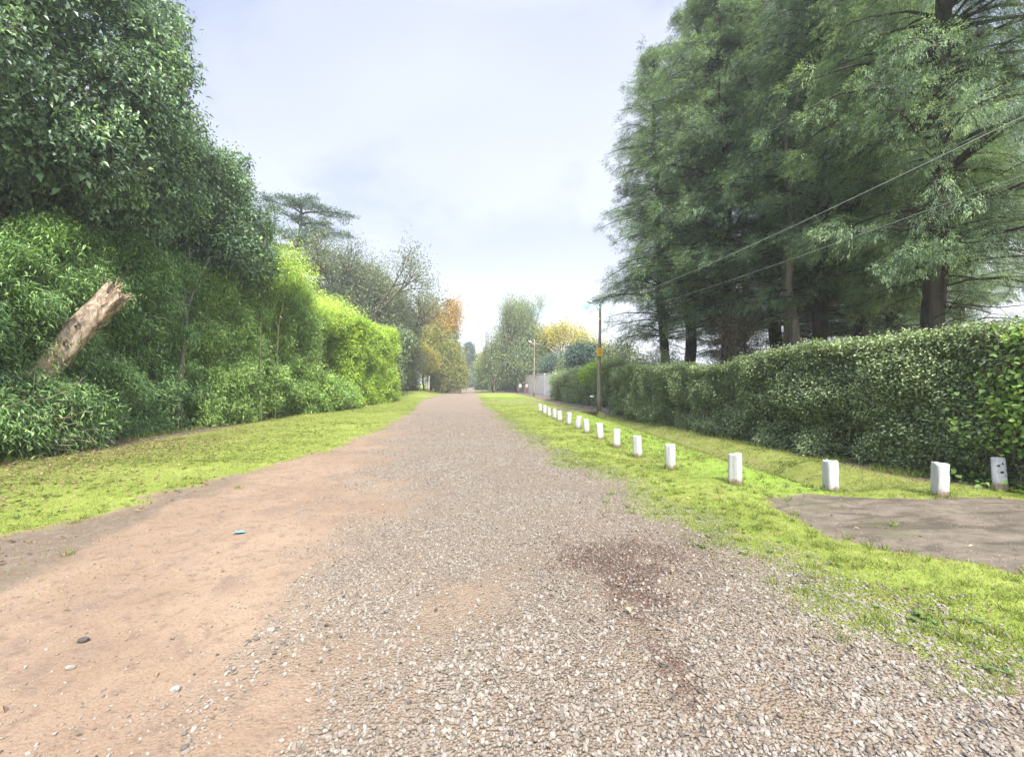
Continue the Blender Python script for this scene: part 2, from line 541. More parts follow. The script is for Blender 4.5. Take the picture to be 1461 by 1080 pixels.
# ------------------------------------------------------------------ ground material
def ground_mat():
    m, k = nmat('ground_surface')
    g = k.n('ShaderNodeNewGeometry')
    pos = g.outputs['Position']
    grass, grav, drv, ml, soil, dry = (k.attr(a) for a in ('grass', 'gravel', 'drive', 'mulch', 'soil', 'dry'))
    nf = k.noise(pos, 55.0, 4.0, 0.65)
    nm = k.noise(pos, 9.0, 5.0, 0.6)
    nl = k.noise(pos, 0.8, 5.0, 0.6)
    nl2 = k.noise(pos, 2.3, 5.0, 0.62, 0.4)
    # dirt: pinkish tan with darker damp streaks
    dirt = k.mix(k.mapr(nl, 0.36, 0.66), (0.33, 0.237, 0.157), (0.415, 0.31, 0.21))
    dirt = k.mix(k.mapr(nl2, 0.52, 0.72, 0, .75), dirt, (0.27, 0.205, 0.16))
    dirt = k.mix(k.mapr(nm, 0.5, 0.70, 0, .65), dirt, (0.22, 0.155, 0.11))
    dirt = k.mix(k.mapr(nf, 0.58, 0.75, 0, .6), dirt, (0.50, 0.42, 0.33))
    dirt = k.mix(k.mapr(nf, 0.46, 0.30, 0, .7), dirt, (0.15, 0.11, 0.08))
    dirt = k.mix(1.0, dirt, (.95, .905, .865), 'MULTIPLY')
    # gravel bed: cells of mixed stone colour
    vo = k.n('ShaderNodeTexVoronoi', ins={'Vector': pos, 'Scale': 58.0, 'Randomness': 1.0})
    vo2 = k.n('ShaderNodeTexVoronoi', ins={'Vector': pos, 'Scale': 29.0, 'Randomness': 1.0})
    bw = k.n('ShaderNodeSeparateColor', ins={0: vo.outputs['Color']})
    bw2 = k.n('ShaderNodeSeparateColor', ins={0: vo2.outputs['Color']})
    st = [(0.0, (0.12, 0.10, 0.085)), (0.22, (0.225, 0.185, 0.15)), (0.45, (0.295, 0.245, 0.20)), (0.7, (0.36, 0.31, 0.255)), (0.9, (0.43, 0.385, 0.33)), (1.0, (0.54, 0.50, 0.45))]
    gcol = k.mix(0.45, k.ramp(bw.outputs[0], st), k.ramp(bw2.outputs[0], st))
    gcol = k.mix(k.mapr(vo.outputs['Distance'], 0.35, 0.62, 0, .6), gcol, (0.17, 0.13, 0.10))
    gcol = k.mix(k.mapr(nl2, 0.40, 0.62, 0, .62), gcol, (0.31, 0.235, 0.17))
    # grass: yellow green with straw and bare flecks
    gr = k.mix(k.mapr(nl, 0.35, 0.65), (0.20, 0.25, 0.045), (0.275, 0.325, 0.07))
    gr = k.mix(k.mapr(nm, 0.52, 0.74, 0, .75), gr, (0.10, 0.155, 0.022))
    gr = k.mix(k.mapr(nl2, 0.54, 0.72, 0, .65), gr, (0.31, 0.27, 0.085))
    gr = k.mix(k.mapr(nf, 0.58, 0.76, 0, .5), gr, (0.31, 0.34, 0.09))
    gr = k.mix(k.mapr(nf, 0.42, 0.27, 0, .6), gr, (0.07, 0.09, 0.025))
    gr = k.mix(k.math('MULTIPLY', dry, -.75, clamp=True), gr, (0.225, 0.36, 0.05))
    gr = k.mix(k.math('MULTIPLY', dry, .7, clamp=True), gr, k.mix(k.mapr(nm, .4, .62), (0.155, 0.155, 0.05), (0.22, 0.19, 0.085)))
    # driveway: grey-brown packed earth, some moss
    dr = k.mix(k.mapr(nl2, 0.36, 0.66), (0.20, 0.165, 0.125), (0.31, 0.255, 0.19))
    mpd = k.n('ShaderNodeMapping', ins={0: pos, 3: (.45, 1.6, 1)})
    nd = k.noise(mpd.outputs[0], 2.2, 6.0, .65, .6)
    dr = k.mix(k.mapr(nd, .50, .62, 0, .75), dr, (0.115, 0.10, 0.07))
    dr = k.mix(k.mapr(nd, .46, .36, 0, .6), dr, (0.36, 0.30, 0.235))
    dr = k.mix(k.mapr(nm, 0.5, 0.7, 0, .6), dr, (0.165, 0.135, 0.10))
    dr = k.mix(k.mapr(nl, 0.52, 0.66, 0, .45), dr, (0.17, 0.175, 0.075))
    dr = k.mix(k.mapr(nf, 0.6, 0.75, 0, .4), dr, (0.42, 0.36, 0.28))
    dr = k.mix(1.0, dr, (.80, .79, .75), 'MULTIPLY')
    so = k.mix(k.mapr(nm, 0.38, 0.66), (0.13, 0.10, 0.07), (0.25, 0.20, 0.14))
    so = k.mix(k.mapr(nf, 0.58, 0.75, 0, .6), so, (0.36, 0.29, 0.20))
    mu = k.mix(k.mapr(nf, 0.35, 0.65), (0.085, 0.04, 0.028), (0.20, 0.105, 0.072))
    jit = k.math('MULTIPLY', k.math('SUBTRACT', k.math('ADD', nm, nf), 1.0), 0.9)

    def edge(a, w=0.22):
        return k.mapr(k.math('ADD', a, jit), 0.5 - w, 0.5 + w)
    gcol = k.mix(1.0, k.mix(.18, gcol, dirt), (1.24, 1.22, 1.13), 'MULTIPLY')
    yy = k.n('ShaderNodeSeparateXYZ', ins={0: pos}).outputs[1]
    gcol = k.mix(k.mapr(yy, 4.0, 20.0), k.mix(1.0, gcol, (.92, .93, .92), 'MULTIPLY'), gcol)
    c = k.mix(edge(grav, .5), dirt, gcol)
    c = k.mix(k.math('MULTIPLY', edge(ml), 0.72), c, mu)
    c = k.mix(edge(drv, .3), c, dr)
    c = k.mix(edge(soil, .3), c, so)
    c = k.mix(edge(grass, .2), c, k.mix(1.0, gr, (1.22, 1.2, 1.1), 'MULTIPLY'))
    hgt = k.math('ADD', k.math('MULTIPLY', nf, 0.5), k.math('ADD', nm, k.math('MULTIPLY', k.math('MULTIPLY', vo.outputs['Distance'], grav), -1.6)))
    bp = k.n('ShaderNodeBump', ins={'Strength': 0.9, 'Distance': 0.02, 'Height': hgt})
    c = k.mix(1.0, c, (0.66, 0.66, 0.66), 'MULTIPLY')
    p = k.n('ShaderNodeBsdfPrincipled', ins={'Base Color': c, 'Roughness': 0.93, 'Specular IOR Level': 0.15, 'Normal': bp.outputs[0]})
    k.n('ShaderNodeOutputMaterial', ins={'Surface': p.outputs[0]})
    return m


GM = ground_mat()


def build_ground():
    fine = np.arange(-10.5, 9.61, 0.075)
    g = []
    x = 9.6; s = 0.12
    while x < 900:
        x += s; s *= 1.16; g.append(x)
    left = [-10.5 - (v - 9.6) for v in g][::-1]
    xs = np.array(left + list(fine) + g)
    ys = [-400, -200, -100, -50, -25, -14, -8, -5, -3, -2, -1.2, -.6, 0, .4, .8, 1.1, 1.3]
    y = 1.3
    while y < 1100:
        y += max(0.05, 0.0115 * y) if y < 60 else 0.03 * y
        ys.append(y)
    ys = np.array(ys)
    XX, YY = np.meshgrid(xs, ys)
    ZZ = zf(XX, YY)
    v = np.stack([XX, YY, ZZ], -1).reshape(-1, 3)
    nx = len(xs); ny = len(ys)
    i = np.arange(ny - 1)[:, None] * nx; j = np.arange(nx - 1)[None, :]
    q = np.stack([i + j, i + j + 1, i + nx + j + 1, i + nx + j], -1).reshape(-1, 4)
    ms = masks(v[:, 0], v[:, 1])
    names = ('grass', 'gravel', 'drive', 'mulch', 'soil', 'dry')
    cen = v[q].mean(1)
    gq, gvq, dq, mq, sq, yq = [m_[q].mean(1) for m_ in ms]
    road = (cen[:, 0] > xl_edge(cen[:, 1]) - 1.2) & (cen[:, 0] < xr_edge(cen[:, 1]) + 1.4) & (gq < 0.5) & (dq < .5)
    drive = (dq >= .5) & (cen[:, 1] < 30) & (cen[:, 0] > 3)
    rest = ~(road | drive)
    for nm, sel in (('gravel_road', road), ('dirt_driveway', drive), ('ground', rest)):
        qq = q[sel]
        used, inv = np.unique(qq.ravel(), return_inverse=True)
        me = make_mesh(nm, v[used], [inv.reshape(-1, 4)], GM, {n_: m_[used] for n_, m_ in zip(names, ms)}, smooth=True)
        setting(link(nm, me))


build_ground()

# ------------------------------------------------------------------ gravel, grass, litter (stuff)
def rock_base(rng, sub=False):
    t = (1 + 5 ** .5) / 2
    v = np.array([(-1, t, 0), (1, t, 0), (-1, -t, 0), (1, -t, 0), (0, -1, t), (0, 1, t), (0, -1, -t), (0, 1, -t), (t, 0, -1), (t, 0, 1), (-t, 0, -1), (-t, 0, 1)], float)
    f = np.array([(0, 11, 5), (0, 5, 1), (0, 1, 7), (0, 7, 10), (0, 10, 11), (1, 5, 9), (5, 11, 4), (11, 10, 2), (10, 7, 6), (7, 1, 8), (3, 9, 4), (3, 4, 2), (3, 2, 6), (3, 6, 8), (3, 8, 9), (4, 9, 5), (2, 4, 11), (6, 2, 10), (8, 6, 7), (9, 8, 1)])
    v = unit(v)
    if sub:
        vs = list(map(tuple, v)); cache = {}; nf = []
        def md(a, bb):
            key = (min(a, bb), max(a, bb))
            if key not in cache:
                p = np.array(vs[a]) + np.array(vs[bb]); p /= np.linalg.norm(p)
                vs.append(tuple(p)); cache[key] = len(vs) - 1
            return cache[key]
        for a, bb, c in f:
            x, y, z = md(a, bb), md(bb, c), md(c, a)
            nf += [(a, x, z), (bb, y, x), (c, z, y), (x, y, z)]
        v = np.array(vs); f = np.array(nf)
    v = v * (1 + rng.normal(size=(len(v), 1)) * (0.10 if sub else 0.16))
    # flatten with random planes for facets
    for _ in range(5):
        d = rand_dirs(rng, 1)[0]; h = rng.uniform(.62, .85)
        e = np.maximum(v @ d - h, 0)
        v = v - e[:, None] * d
    return v, f


STONE_STOPS = [(0.0, (0.035, 0.033, 0.030)), (0.15, (0.075, 0.067, 0.056)), (0.32, (0.157, 0.136, 0.106)), (0.45, (0.195, 0.158, 0.122)), (0.58, (0.228, 0.202, 0.158)), (0.78, (0.272, 0.248, 0.204)), (0.92, (0.275, 0.252, 0.207)), (1.0, (0.30, 0.28, 0.24))]


def stone_mat():
    m, k = nmat('stone')
    g = k.n('ShaderNodeNewGeometry')
    c = k.ramp(k.attr('tint'), STONE_STOPS)
    n = k.noise(g.outputs['Position'], 120.0, 4.0, 0.6)
    c = k.mix(k.mapr(n, 0.4, 0.7, 0, .45), c, (0.15, 0.125, 0.095))
    p = k.n('ShaderNodeBsdfPrincipled', ins={'Base Color': c, 'Roughness': 0.8, 'Specular IOR Level': 0.3})
    k.n('ShaderNodeOutputMaterial', ins={'Surface': p.outputs[0]})
    return m


SM = stone_mat()


def build_gravel():
    rng = np.random.default_rng(4)
    V, F, T = [], [], []
    off = 0
    zones = [  # ymin, ymax, count, rmin, rmax, sub
        (1.45, 3.4, 24000, .0045, .0145, True), (3.4, 6.5, 34000, .0050, .0130, False), (6.5, 12, 26000, .0080, .0160, False), (12, 24, 14000, .011, .021, False)]
    bases = {s: [rock_base(rng, s) for _ in range(9)] for s in (True, False)}
    for y0, y1, n, r0, r1, sub in zones:
        m_ = n * 4
        x = rng.uniform(-4.6, 7.5 if y0 < 6 else 4.2, m_); y = y0 + (y1 - y0) * rng.random(m_) ** 1.15
        g, gv, dv, ml, so, dry = masks(x, y)
        sparse = 0.14 * (1 - gv) * (1 - 0.8 * g)
        pr = np.clip(gv ** 1.3 * (1 - .35 * ml), 0, 1) + sparse
        pr = pr * (0.32 + 0.68 * sstep(-0.20, 0.16, (fbm(x * .9, y * .9, 0, 11, 5) - .5) * 1.2 + fbm(x * 3.1, y * 3.1, 0, 23, 4) - .45))
        keep = rng.random(m_) < pr
        x = x[keep][:n]; y = y[keep][:n]; gvk = gv[keep][:n]; mlk = ml[keep][:n]; gk = g[keep][:n]
        k = len(x)
        r = r0 + (r1 - r0) * rng.random(k) ** 2.6
        r = r * np.where(gvk < .25, 0.62, 1.0)
        z = zf(x, y)
        which = rng.integers(0, 9, k)
        for w in range(9):
            s = which == w
            bv, bf = bases[sub][w]
            kk = s.sum()
            if not kk: continue
            ang = rng.uniform(0, 2 * np.pi, kk)
            sc = np.stack([r[s] * rng.uniform(.85, 1.45, kk), r[s] * rng.uniform(.7, 1.1, kk), r[s] * rng.uniform(.5, .85, kk)], -1)
            vv = bv[None] * sc[:, None, :]
            tl = rng.normal(size=(kk, 2)) * 0.25
            vv[:, :, 2] += vv[:, :, 0] * tl[:, :1] + vv[:, :, 1] * tl[:, 1:]
            ca, sa = np.cos(ang)[:, None], np.sin(ang)[:, None]
            X = vv[:, :, 0] * ca - vv[:, :, 1] * sa + x[s][:, None]
            Y = vv[:, :, 0] * sa + vv[:, :, 1] * ca + y[s][:, None]
            Z = vv[:, :, 2] + (z[s] + sc[:, 2] * rng.uniform(.05, .75, kk))[:, None]
            V.append(np.stack([X, Y, Z], -1).reshape(-1, 3))
            F.append((bf[None] + (np.arange(kk) * len(bv))[:, None, None]).reshape(-1, 3) + off)
            off += kk * len(bv)
            tt = np.clip(rng.normal(.54, .2, kk) - 0.25 * mlk[s], 0, 1)
            T.append(np.repeat(tt, len(bv)))
    me = make_mesh('gravel_stones', np.concatenate(V), [np.concatenate(F)], SM, {'tint': np.concatenate(T)})
    stuff(link('gravel_stones', me))


build_gravel()

GRASS_M = leaf_mat('grass_blade', [(0.0, (0.07, 0.095, 0.025)), (0.35, (0.18, 0.235, 0.048)), (0.7, (0.275, 0.335, 0.075)), (0.9, (0.39, 0.38, 0.14)), (1.0, (0.46, 0.39, 0.21))], rough=0.6, trans=0.3, spec=0.2, gain=.92)


BSPOT = [  # x, y, tilt x, tilt y, height, label
    (7.78, 5.42, .02, .16, .47, 'leaning white bollard with dark spots, half in the ivy under the hedge'),
    (6.54, 5.23, .0, .0, .47, 'upright white bollard standing on the bare driveway edge'),
    (5.32, 5.70, .0, .02, .46, 'white bollard at the end of the ditch beside the driveway corner'),
    (4.13, 6.16, .0, .03, .47, 'white bollard with a peeled brown foot at the grass tip by the driveway'),
    (3.67, 7.36, .02, .09, .46, 'slightly tilted white bollard, first of the straight roadside row'),
    (3.60, 8.67, .0, .03, .46, 'white bollard second in the straight roadside row'),
    (3.63, 10.02, .0, .03, .45, 'white bollard third in the straight roadside row'),
    (3.67, 11.41, .0, .05, .45, 'white bollard fourth in the straight roadside row'),
    (3.71, 12.86, .02, .10, .45, 'tilted white bollard fifth in the straight roadside row'),
    (3.71, 14.04, .0, .03, .44, 'white bollard sixth in the straight roadside row'),
    (3.77, 15.60, .0, .02, .46, 'white bollard seventh in the row, opposite the middle of the ditch'),
    (3.75, 16.95, .0, .04, .44, 'white bollard eighth in the straight roadside row'),
    (3.80, 18.30, .0, .03, .44, 'white bollard ninth in the straight roadside row'),
    (3.80, 19.65, .0, .0, .44, 'white bollard third from the far end of the row'),
    (3.86, 21.10, .0, .05, .46, 'white bollard next to last at the far end of the row'),
    (3.91, 22.70, .0, .07, .44, 'white bollard last in the row, level with the culvert'),
]


def build_grass():
    rng = np.random.default_rng(8)
    L = Leaves()
    zones = [(1.9, 8.0, 1.6, 9.0, 190000, .018, .055, .0036), (3.2, 9.0, -10, -2.8, 95000, .020, .055, .0044),
             (8, 20, 0.8, 7.8, 85000, .03, .05, .0085), (9, 24, -10, -2.2, 70000, .03, .05, .0085), (20, 50, 0.4, 9, 40000, .04, .07, .02), (24, 50, -8.5, -2.5, 26000, .04, .07, .02)]
    for y0, y1, x0, x1, n, h0, h1, w in zones:
        m_ = int(n * 1.3)
        x = rng.uniform(x0, x1, m_); y = y0 + (y1 - y0) * rng.random(m_) ** 1.5
        g, gv, dv, ml, so, dry = masks(x, y)
        patch = fbm(x * 1.7, y * 1.7, 0, 31, 4)
        tuft = fbm(x * 9, y * 9, 0, 37, 3)
        pr = g * (0.35 + 0.9 * sstep(.36, .58, tuft)) + (1 - g) * 0.03 * (1 - dv) * sstep(.55, .7, patch) + 0.05 * so
        keep = rng.random(m_) < pr
        x, y, patch, tuft, g, dry = [a[keep][:n] for a in (x, y, patch, tuft, g, dry)]
        k = len(x)
        P = np.stack([x, y, zf(x, y) - .004], -1)
        D = np.stack([rng.normal(size=k) * .75, rng.normal(size=k) * .75, np.full(k, 1.0)], -1)
        h = rng.uniform(h0, h1, k) * (0.6 + 0.7 * tuft)
        T = np.clip(rng.normal(.56, .17, k) + (patch - .5) * 1.0 + (rng.random(k) < .07 + .25 * dry) * .4 - .22 * np.maximum(dry, 0) + .10 * np.maximum(-dry, 0), 0, .99)
        L.add(P, D, rand_dirs(rng, k), h, w * rng.uniform(.7, 1.3, k), T)
    for sp in BSPOT:
        k = 170
        a = rng.uniform(0, 6.28, k); r = .085 + np.abs(rng.normal(0, .05, k))
        x = sp[0] + np.cos(a) * r; y = sp[1] + np.sin(a) * r
        P = np.stack([x, y, zf(x, y) - .004], -1)
        D = np.stack([np.cos(a) * .3 + rng.normal(size=k) * .3, np.sin(a) * .3 + rng.normal(size=k) * .3, np.ones(k)], -1)
        L.add(P, D, rand_dirs(rng, k), rng.uniform(.04, .13, k), rng.uniform(.004, .008, k), np.clip(rng.normal(.45, .2, k), 0, 1))
    tn = 650
    tx = np.concatenate([rng.uniform(1.7, 5.0, tn), rng.uniform(-8.8, -3.4, tn)]); ty = np.concatenate([2.2 + 13 * rng.random(tn) ** 1.5, 4 + 14 * rng.random(tn) ** 1.4])
    tk = (rng.random(2 * tn) < masks(tx, ty)[0] * .9 + .05) & (fbm(tx * 1.1, ty * 1.1, 0, 61, 3) > .47)
    tx, ty = np.repeat(tx[tk], 34), np.repeat(ty[tk], 34); k = len(tx)
    a = rng.uniform(0, 6.28, k); r = np.abs(rng.normal(0, .03, k))
    x = tx + np.cos(a) * r; y = ty + np.sin(a) * r
    P = np.stack([x, y, zf(x, y) - .004], -1)
    D = np.stack([np.cos(a) * .55, np.sin(a) * .55, np.ones(k)], -1) + rng.normal(size=(k, 3)) * .2
    L.add(P, D, rand_dirs(rng, k), rng.uniform(.03, .10, k), rng.uniform(.003, .006, k) * (1 + y * .06), np.clip(rng.normal(.5, .22, k), 0, 1))
    # rank grass along the foot of the hedges and the lip of the ditch
    for x0f, n, sprd, hh in ((lambda y: np.interp(y, [5, 7.5, 10, 22], [7.85, 7.6, 7.35, 7.35]), 5200, .16, .16), (lambda y: np.interp(y, [8, 12, 16, 24, 40], [-9.1, -9.5, -9.4, -8.2, -6.9]), 6500, .25, .2), (lambda y: ditch_edge(y) - .03, 5200, .05, .075)):
        y = 5.8 + 16 * rng.random(n) ** 1.3 if hh < .17 else 8 + 30 * rng.random(n) ** 1.4
        x = x0f(y) + rng.normal(0, sprd, n)
        kk = fbm(x * 2, y * 2, 0, 5, 3) > (.45 if hh > .1 else .3)
        x, y = x[kk], y[kk]; k = len(x)
        P = np.stack([x, y, zf(x, y) - .004], -1)
        D = np.stack([rng.normal(size=k) * .5, rng.normal(size=k) * .5, np.ones(k)], -1)
        L.add(P, D, rand_dirs(rng, k), rng.uniform(.4, 1.2, k) * hh, rng.uniform(.006, .012, k), np.clip(rng.normal(.45, .2, k), 0, 1))
    stuff(L.obj('grass', GRASS_M, fold=0.1, mid=0.3, curl=0.3))
    # low broad-leaved weeds in the verges
    WD = leaf_mat('weed_leaf', [(0.0, (.06, .11, .03)), (1.0, (.17, .25, .06))], rough=.6, trans=.17, spec=.3)
    lw = Leaves(); n = 700
    x = np.concatenate([rng.uniform(1.8, 7.2, n), rng.uniform(-9.4, -3.5, n)]); y = np.concatenate([2 + 14 * rng.random(n) ** 1.4, 4 + 16 * rng.random(n) ** 1.3])
    g = masks(x, y)[0]; kk = (rng.random(2 * n) < g) & (fbm(x * 1.3, y * 1.3, 0, 51, 3) > .5)
    x, y = x[kk], y[kk]
    P = np.repeat(np.stack([x, y, zf(x, y) + .012], -1), 7, 0); a = rng.uniform(0, 6.28, len(P))
    D = np.stack([np.cos(a), np.sin(a), rng.uniform(.1, .6, len(P))], -1)
    lw.add(P, D, np.tile([0, 0, 1.], (len(P), 1)) + rand_dirs(rng, len(P)) * .2, rng.uniform(.025, .06, len(P)), rng.uniform(.012, .024, len(P)), rng.random(len(P)))
    stuff(lw.obj('weeds', WD))
    # fallen leaves and hedge clippings on the verges
    LT = leaf_mat('dead_leaf', [(0.0, (0.07, 0.045, 0.03)), (0.4, (0.17, 0.11, 0.065)), (0.75, (0.30, 0.21, 0.12)), (1.0, (0.42, 0.33, 0.18))], rough=.75, trans=.1, spec=.2)
    l2 = Leaves()
    for (x0, x1, y0, y1, n, sz, bias) in ((-10.4, -3.9, 3.6, 13, 11000, .068, 'L'), (-10, -4, 13, 30, 2600, .06, 'L'), (6.6, 8.4, 5.4, 22, 2600, .05, 'R'), (1.5, 5, 2, 9, 420, .045, 'N'), (-3.8, 1.5, 1.6, 10, 260, .035, 'N'), (.5, 2.5, 1.9, 4.6, 1500, .028, 'M')):
        x = rng.uniform(x0, x1, n); y = rng.uniform(y0, y1, n)
        if bias == 'L':
            k = rng.random(n) < 0.10 + .9 * sstep(-4.6, -9.2, x + 1.6 * (fbm(x, y, 0, 3, 3) - .5))
        elif bias == 'R':
            k = rng.random(n) < sstep(6.7, 7.6, x)
        elif bias == 'M':
            k = rng.random(n) < masks(x, y)[3]
        else:
            k = rng.random(n) < 1
        x, y = x[k], y[k]; n2 = len(x)
        P = np.stack([x, y, zf(x, y) + rng.uniform(.004, .035, n2)], -1)
        D = np.stack([rng.normal(size=n2), rng.normal(size=n2), rng.normal(size=n2) * .25], -1)
        N = np.stack([rng.normal(size=n2) * .4, rng.normal(size=n2) * .4, np.ones(n2)], -1)
        s = sz * rng.uniform(.5, 1.3, n2)
        l2.add(P, D, N, s, s * rng.uniform(.25, .6, n2), np.clip(rng.normal(.22 if bias == 'M' else .5, .25, n2), 0, 1))
    stuff(l2.obj('leaf_litter', LT, fold=.2))


build_grass()

# ------------------------------------------------------------------ foliage materials
M_PRIVET = leaf_mat('privet_leaf', [(0.0, (0.013, 0.022, 0.014)), (0.4, (0.036, 0.058, 0.036)), (0.75, (0.073, 0.112, 0.062)), (1.0, (0.14, 0.20, 0.09))], rough=.36, trans=.3, spec=.55, var=.25, gain=3.5)
M_BERRY = leaf_mat('berry_cluster', [(0, (0.07, 0.045, 0.045)), (1, (0.30, 0.22, 0.19))], rough=.8, trans=.05, spec=.2)
M_BAMBOO = leaf_mat('bamboo_leaf', [(0.0, (0.016, 0.032, 0.014)), (0.35, (0.050, 0.088, 0.032)), (0.7, (0.105, 0.168, 0.055)), (1.0, (0.18, 0.25, 0.085))], rough=.5, trans=.3, spec=.35, var=.2, gain=2.9)
M_BAMBOO_MID = leaf_mat('bamboo_leaf_light', [(0.0, (0.035, 0.065, 0.024)), (0.35, (0.095, 0.155, 0.048)), (0.7, (0.18, 0.27, 0.075)), (1.0, (0.28, 0.37, 0.10))], rough=.5, trans=.3, spec=.35, var=.25, gain=1.9)
M_LIME = leaf_mat('lime_bamboo_leaf', [(0.0, (0.065, 0.11, 0.022)), (0.4, (0.165, 0.25, 0.036)), (0.75, (0.29, 0.39, 0.055)), (1.0, (0.43, 0.50, 0.08))], rough=.5, trans=.35, spec=.3, var=.2, gain=1.75)
M_HEDGE = leaf_mat('hedge_leaf', [(0.0, (0.018, 0.026, 0.014)), (0.35, (0.052, 0.070, 0.034)), (0.7, (0.098, 0.124, 0.058)), (0.92, (0.13, 0.15, 0.072)), (1.0, (0.16, 0.165, 0.09))], rough=.5, trans=.2, spec=.35, var=.35, gain=3.3)
M_VINE = leaf_mat('vine_leaf', [(0.0, (0.08, 0.16, 0.03)), (0.5, (0.17, 0.29, 0.05)), (1.0, (0.33, 0.42, 0.09))], rough=.45, trans=.3, spec=.4, gain=1.15)
M_CONIFER = leaf_mat('conifer_spray', [(0.0, (0.015, 0.025, 0.016)), (0.4, (0.046, 0.070, 0.041)), (0.75, (0.084, 0.121, 0.064)), (1.0, (0.14, 0.19, 0.09))], rough=.6, trans=.25, spec=.25, var=.35, gain=3.1)
M_DRY = leaf_mat('dry_spray', [(0.0, (0.04, 0.03, 0.022)), (0.5, (0.095, 0.075, 0.05)), (1.0, (0.15, 0.14, 0.075))], rough=.75, trans=.1, spec=.15, gain=2.1)
M_CEDAR = leaf_mat('cedar_needles', [(0.0, (0.018, 0.036, 0.028)), (0.5, (0.045, 0.075, 0.052)), (1.0, (0.10, 0.135, 0.075))], rough=.6, trans=.15, spec=.25, gain=2.0)
M_OLIVE = leaf_mat('olive_leaf', [(0.0, (0.04, 0.05, 0.03)), (0.5, (0.095, 0.115, 0.065)), (1.0, (0.18, 0.20, 0.10))], rough=.5, trans=.3, spec=.35, var=.3, gain=2.0)
M_ORANGE = leaf_mat('autumn_leaf', [(0.0, (0.14, 0.12, 0.05)), (0.4, (0.30, 0.20, 0.065)), (0.75, (0.41, 0.25, 0.075)), (1.0, (0.46, 0.35, 0.10))], rough=.55, trans=.35, spec=.3, var=.3, gain=1.5)
M_YELLOW = leaf_mat('yellow_leaf', [(0.0, (0.11, 0.14, 0.05)), (0.4, (0.25, 0.26, 0.075)), (0.75, (0.40, 0.35, 0.08)), (1.0, (0.50, 0.41, 0.10))], rough=.55, trans=.35, spec=.3, var=.3, gain=1.5)
M_SAGE = leaf_mat('sage_leaf', [(0.0, (0.06, 0.085, 0.045)), (0.5, (0.13, 0.165, 0.085)), (1.0, (0.23, 0.26, 0.12))], rough=.5, trans=.35, spec=.35, var=.3, gain=2.0)
M_TEAL = leaf_mat('blue_green_leaf', [(0.0, (0.025, 0.044, 0.036)), (0.5, (0.06, 0.092, 0.070)), (1.0, (0.11, 0.155, 0.105))], rough=.5, trans=.25, spec=.35, var=.2, gain=2.0)
BARK_DARK = bark_mat('dark_bark', (0.022, 0.018, 0.015), (0.075, 0.062, 0.052), extra=(0.05, 0.058, 0.036))
BARK_GREY = bark_mat('grey_bark', (0.11, 0.095, 0.08), (0.27, 0.24, 0.205), 8.0, extra=(0.16, 0.17, 0.12))
BARK_BROWN = bark_mat('brown_bark', (0.06, 0.045, 0.033), (0.15, 0.115, 0.085))
TWIG = flat_mat('twig', (0.20, 0.16, 0.12), (0.09, 0.07, 0.055), 4.0, .9)


# ------------------------------------------------------------------ vegetation generators
def lobe_tips(rng, lobes, n, rough=0.25):
    """points on the outside of a union of ellipsoid lobes -> positions, outward normals"""
    lobes = np.asarray(lobes, float)          # cx cy cz rx ry rz
    area = (lobes[:, 3] * lobes[:, 4] + lobes[:, 3] * lobes[:, 5] + lobes[:, 4] * lobes[:, 5])
    w = rng.choice(len(lobes), n * 3, p=area / area.sum())
    d = rand_dirs(rng, n * 3)
    c, r = lobes[w, :3], lobes[w, 3:]
    bump = 1 + rough * (fbm(d[:, 0] * 2.2 + w * 7.1, d[:, 1] * 2.2, d[:, 2] * 2.2, 17, 3) - .5) * 2
    p = c + d * r * np.minimum(bump, 1.2)[:, None]
    nrm = unit(d / r)
    ok = np.ones(len(p), bool)
    for i in range(len(lobes)):
        q = ((p - lobes[i, :3]) / lobes[i, 3:])
        ok &= ~((np.sum(q * q, 1) < 0.72) & (w != i))
    p, nrm = p[ok][:n], nrm[ok][:n]
    return p, nrm


def cluster(rng, Lv, tips, nrm, per, spread, Ls, Ws, droop=0.4, out=0.8, tint=0.5, tvar=0.16, cvar=0.14, flat=1.0, inward=0.3):
    n = len(tips)
    ct = np.repeat(rng.normal(tint, cvar, n), per)
    P = np.repeat(tips, per, 0); N = np.repeat(nrm, per, 0)
    off = rng.normal(size=P.shape) * spread
    off[:, 2] *= flat
    P = P + off - N * (np.abs(rng.normal(size=(len(P), 1))) * inward)
    D = N * out + rand_dirs(rng, len(P)) * 0.9
    D[:, 2] -= droop
    up = N * .6 + rand_dirs(rng, len(P)) * .55
    up[:, 2] += .7
    Lx = rng.uniform(Ls * .65, Ls * 1.3, len(P))
    Lv.add(P, D, up, Lx, Lx / Ls * Ws * rng.uniform(.8, 1.2, len(P)), np.clip(ct + rng.normal(0, tvar, len(P)), 0, 1))


def wander(rng, p0, p1, n, amt):
    t = np.linspace(0, 1, n)[:, None]
    p = np.asarray(p0, float) * (1 - t) + np.asarray(p1, float) * t
    o = np.cumsum(rng.normal(size=(n, 3)), 0) * amt
    o -= o[0] * (1 - t) + o[-1] * t
    return p + o


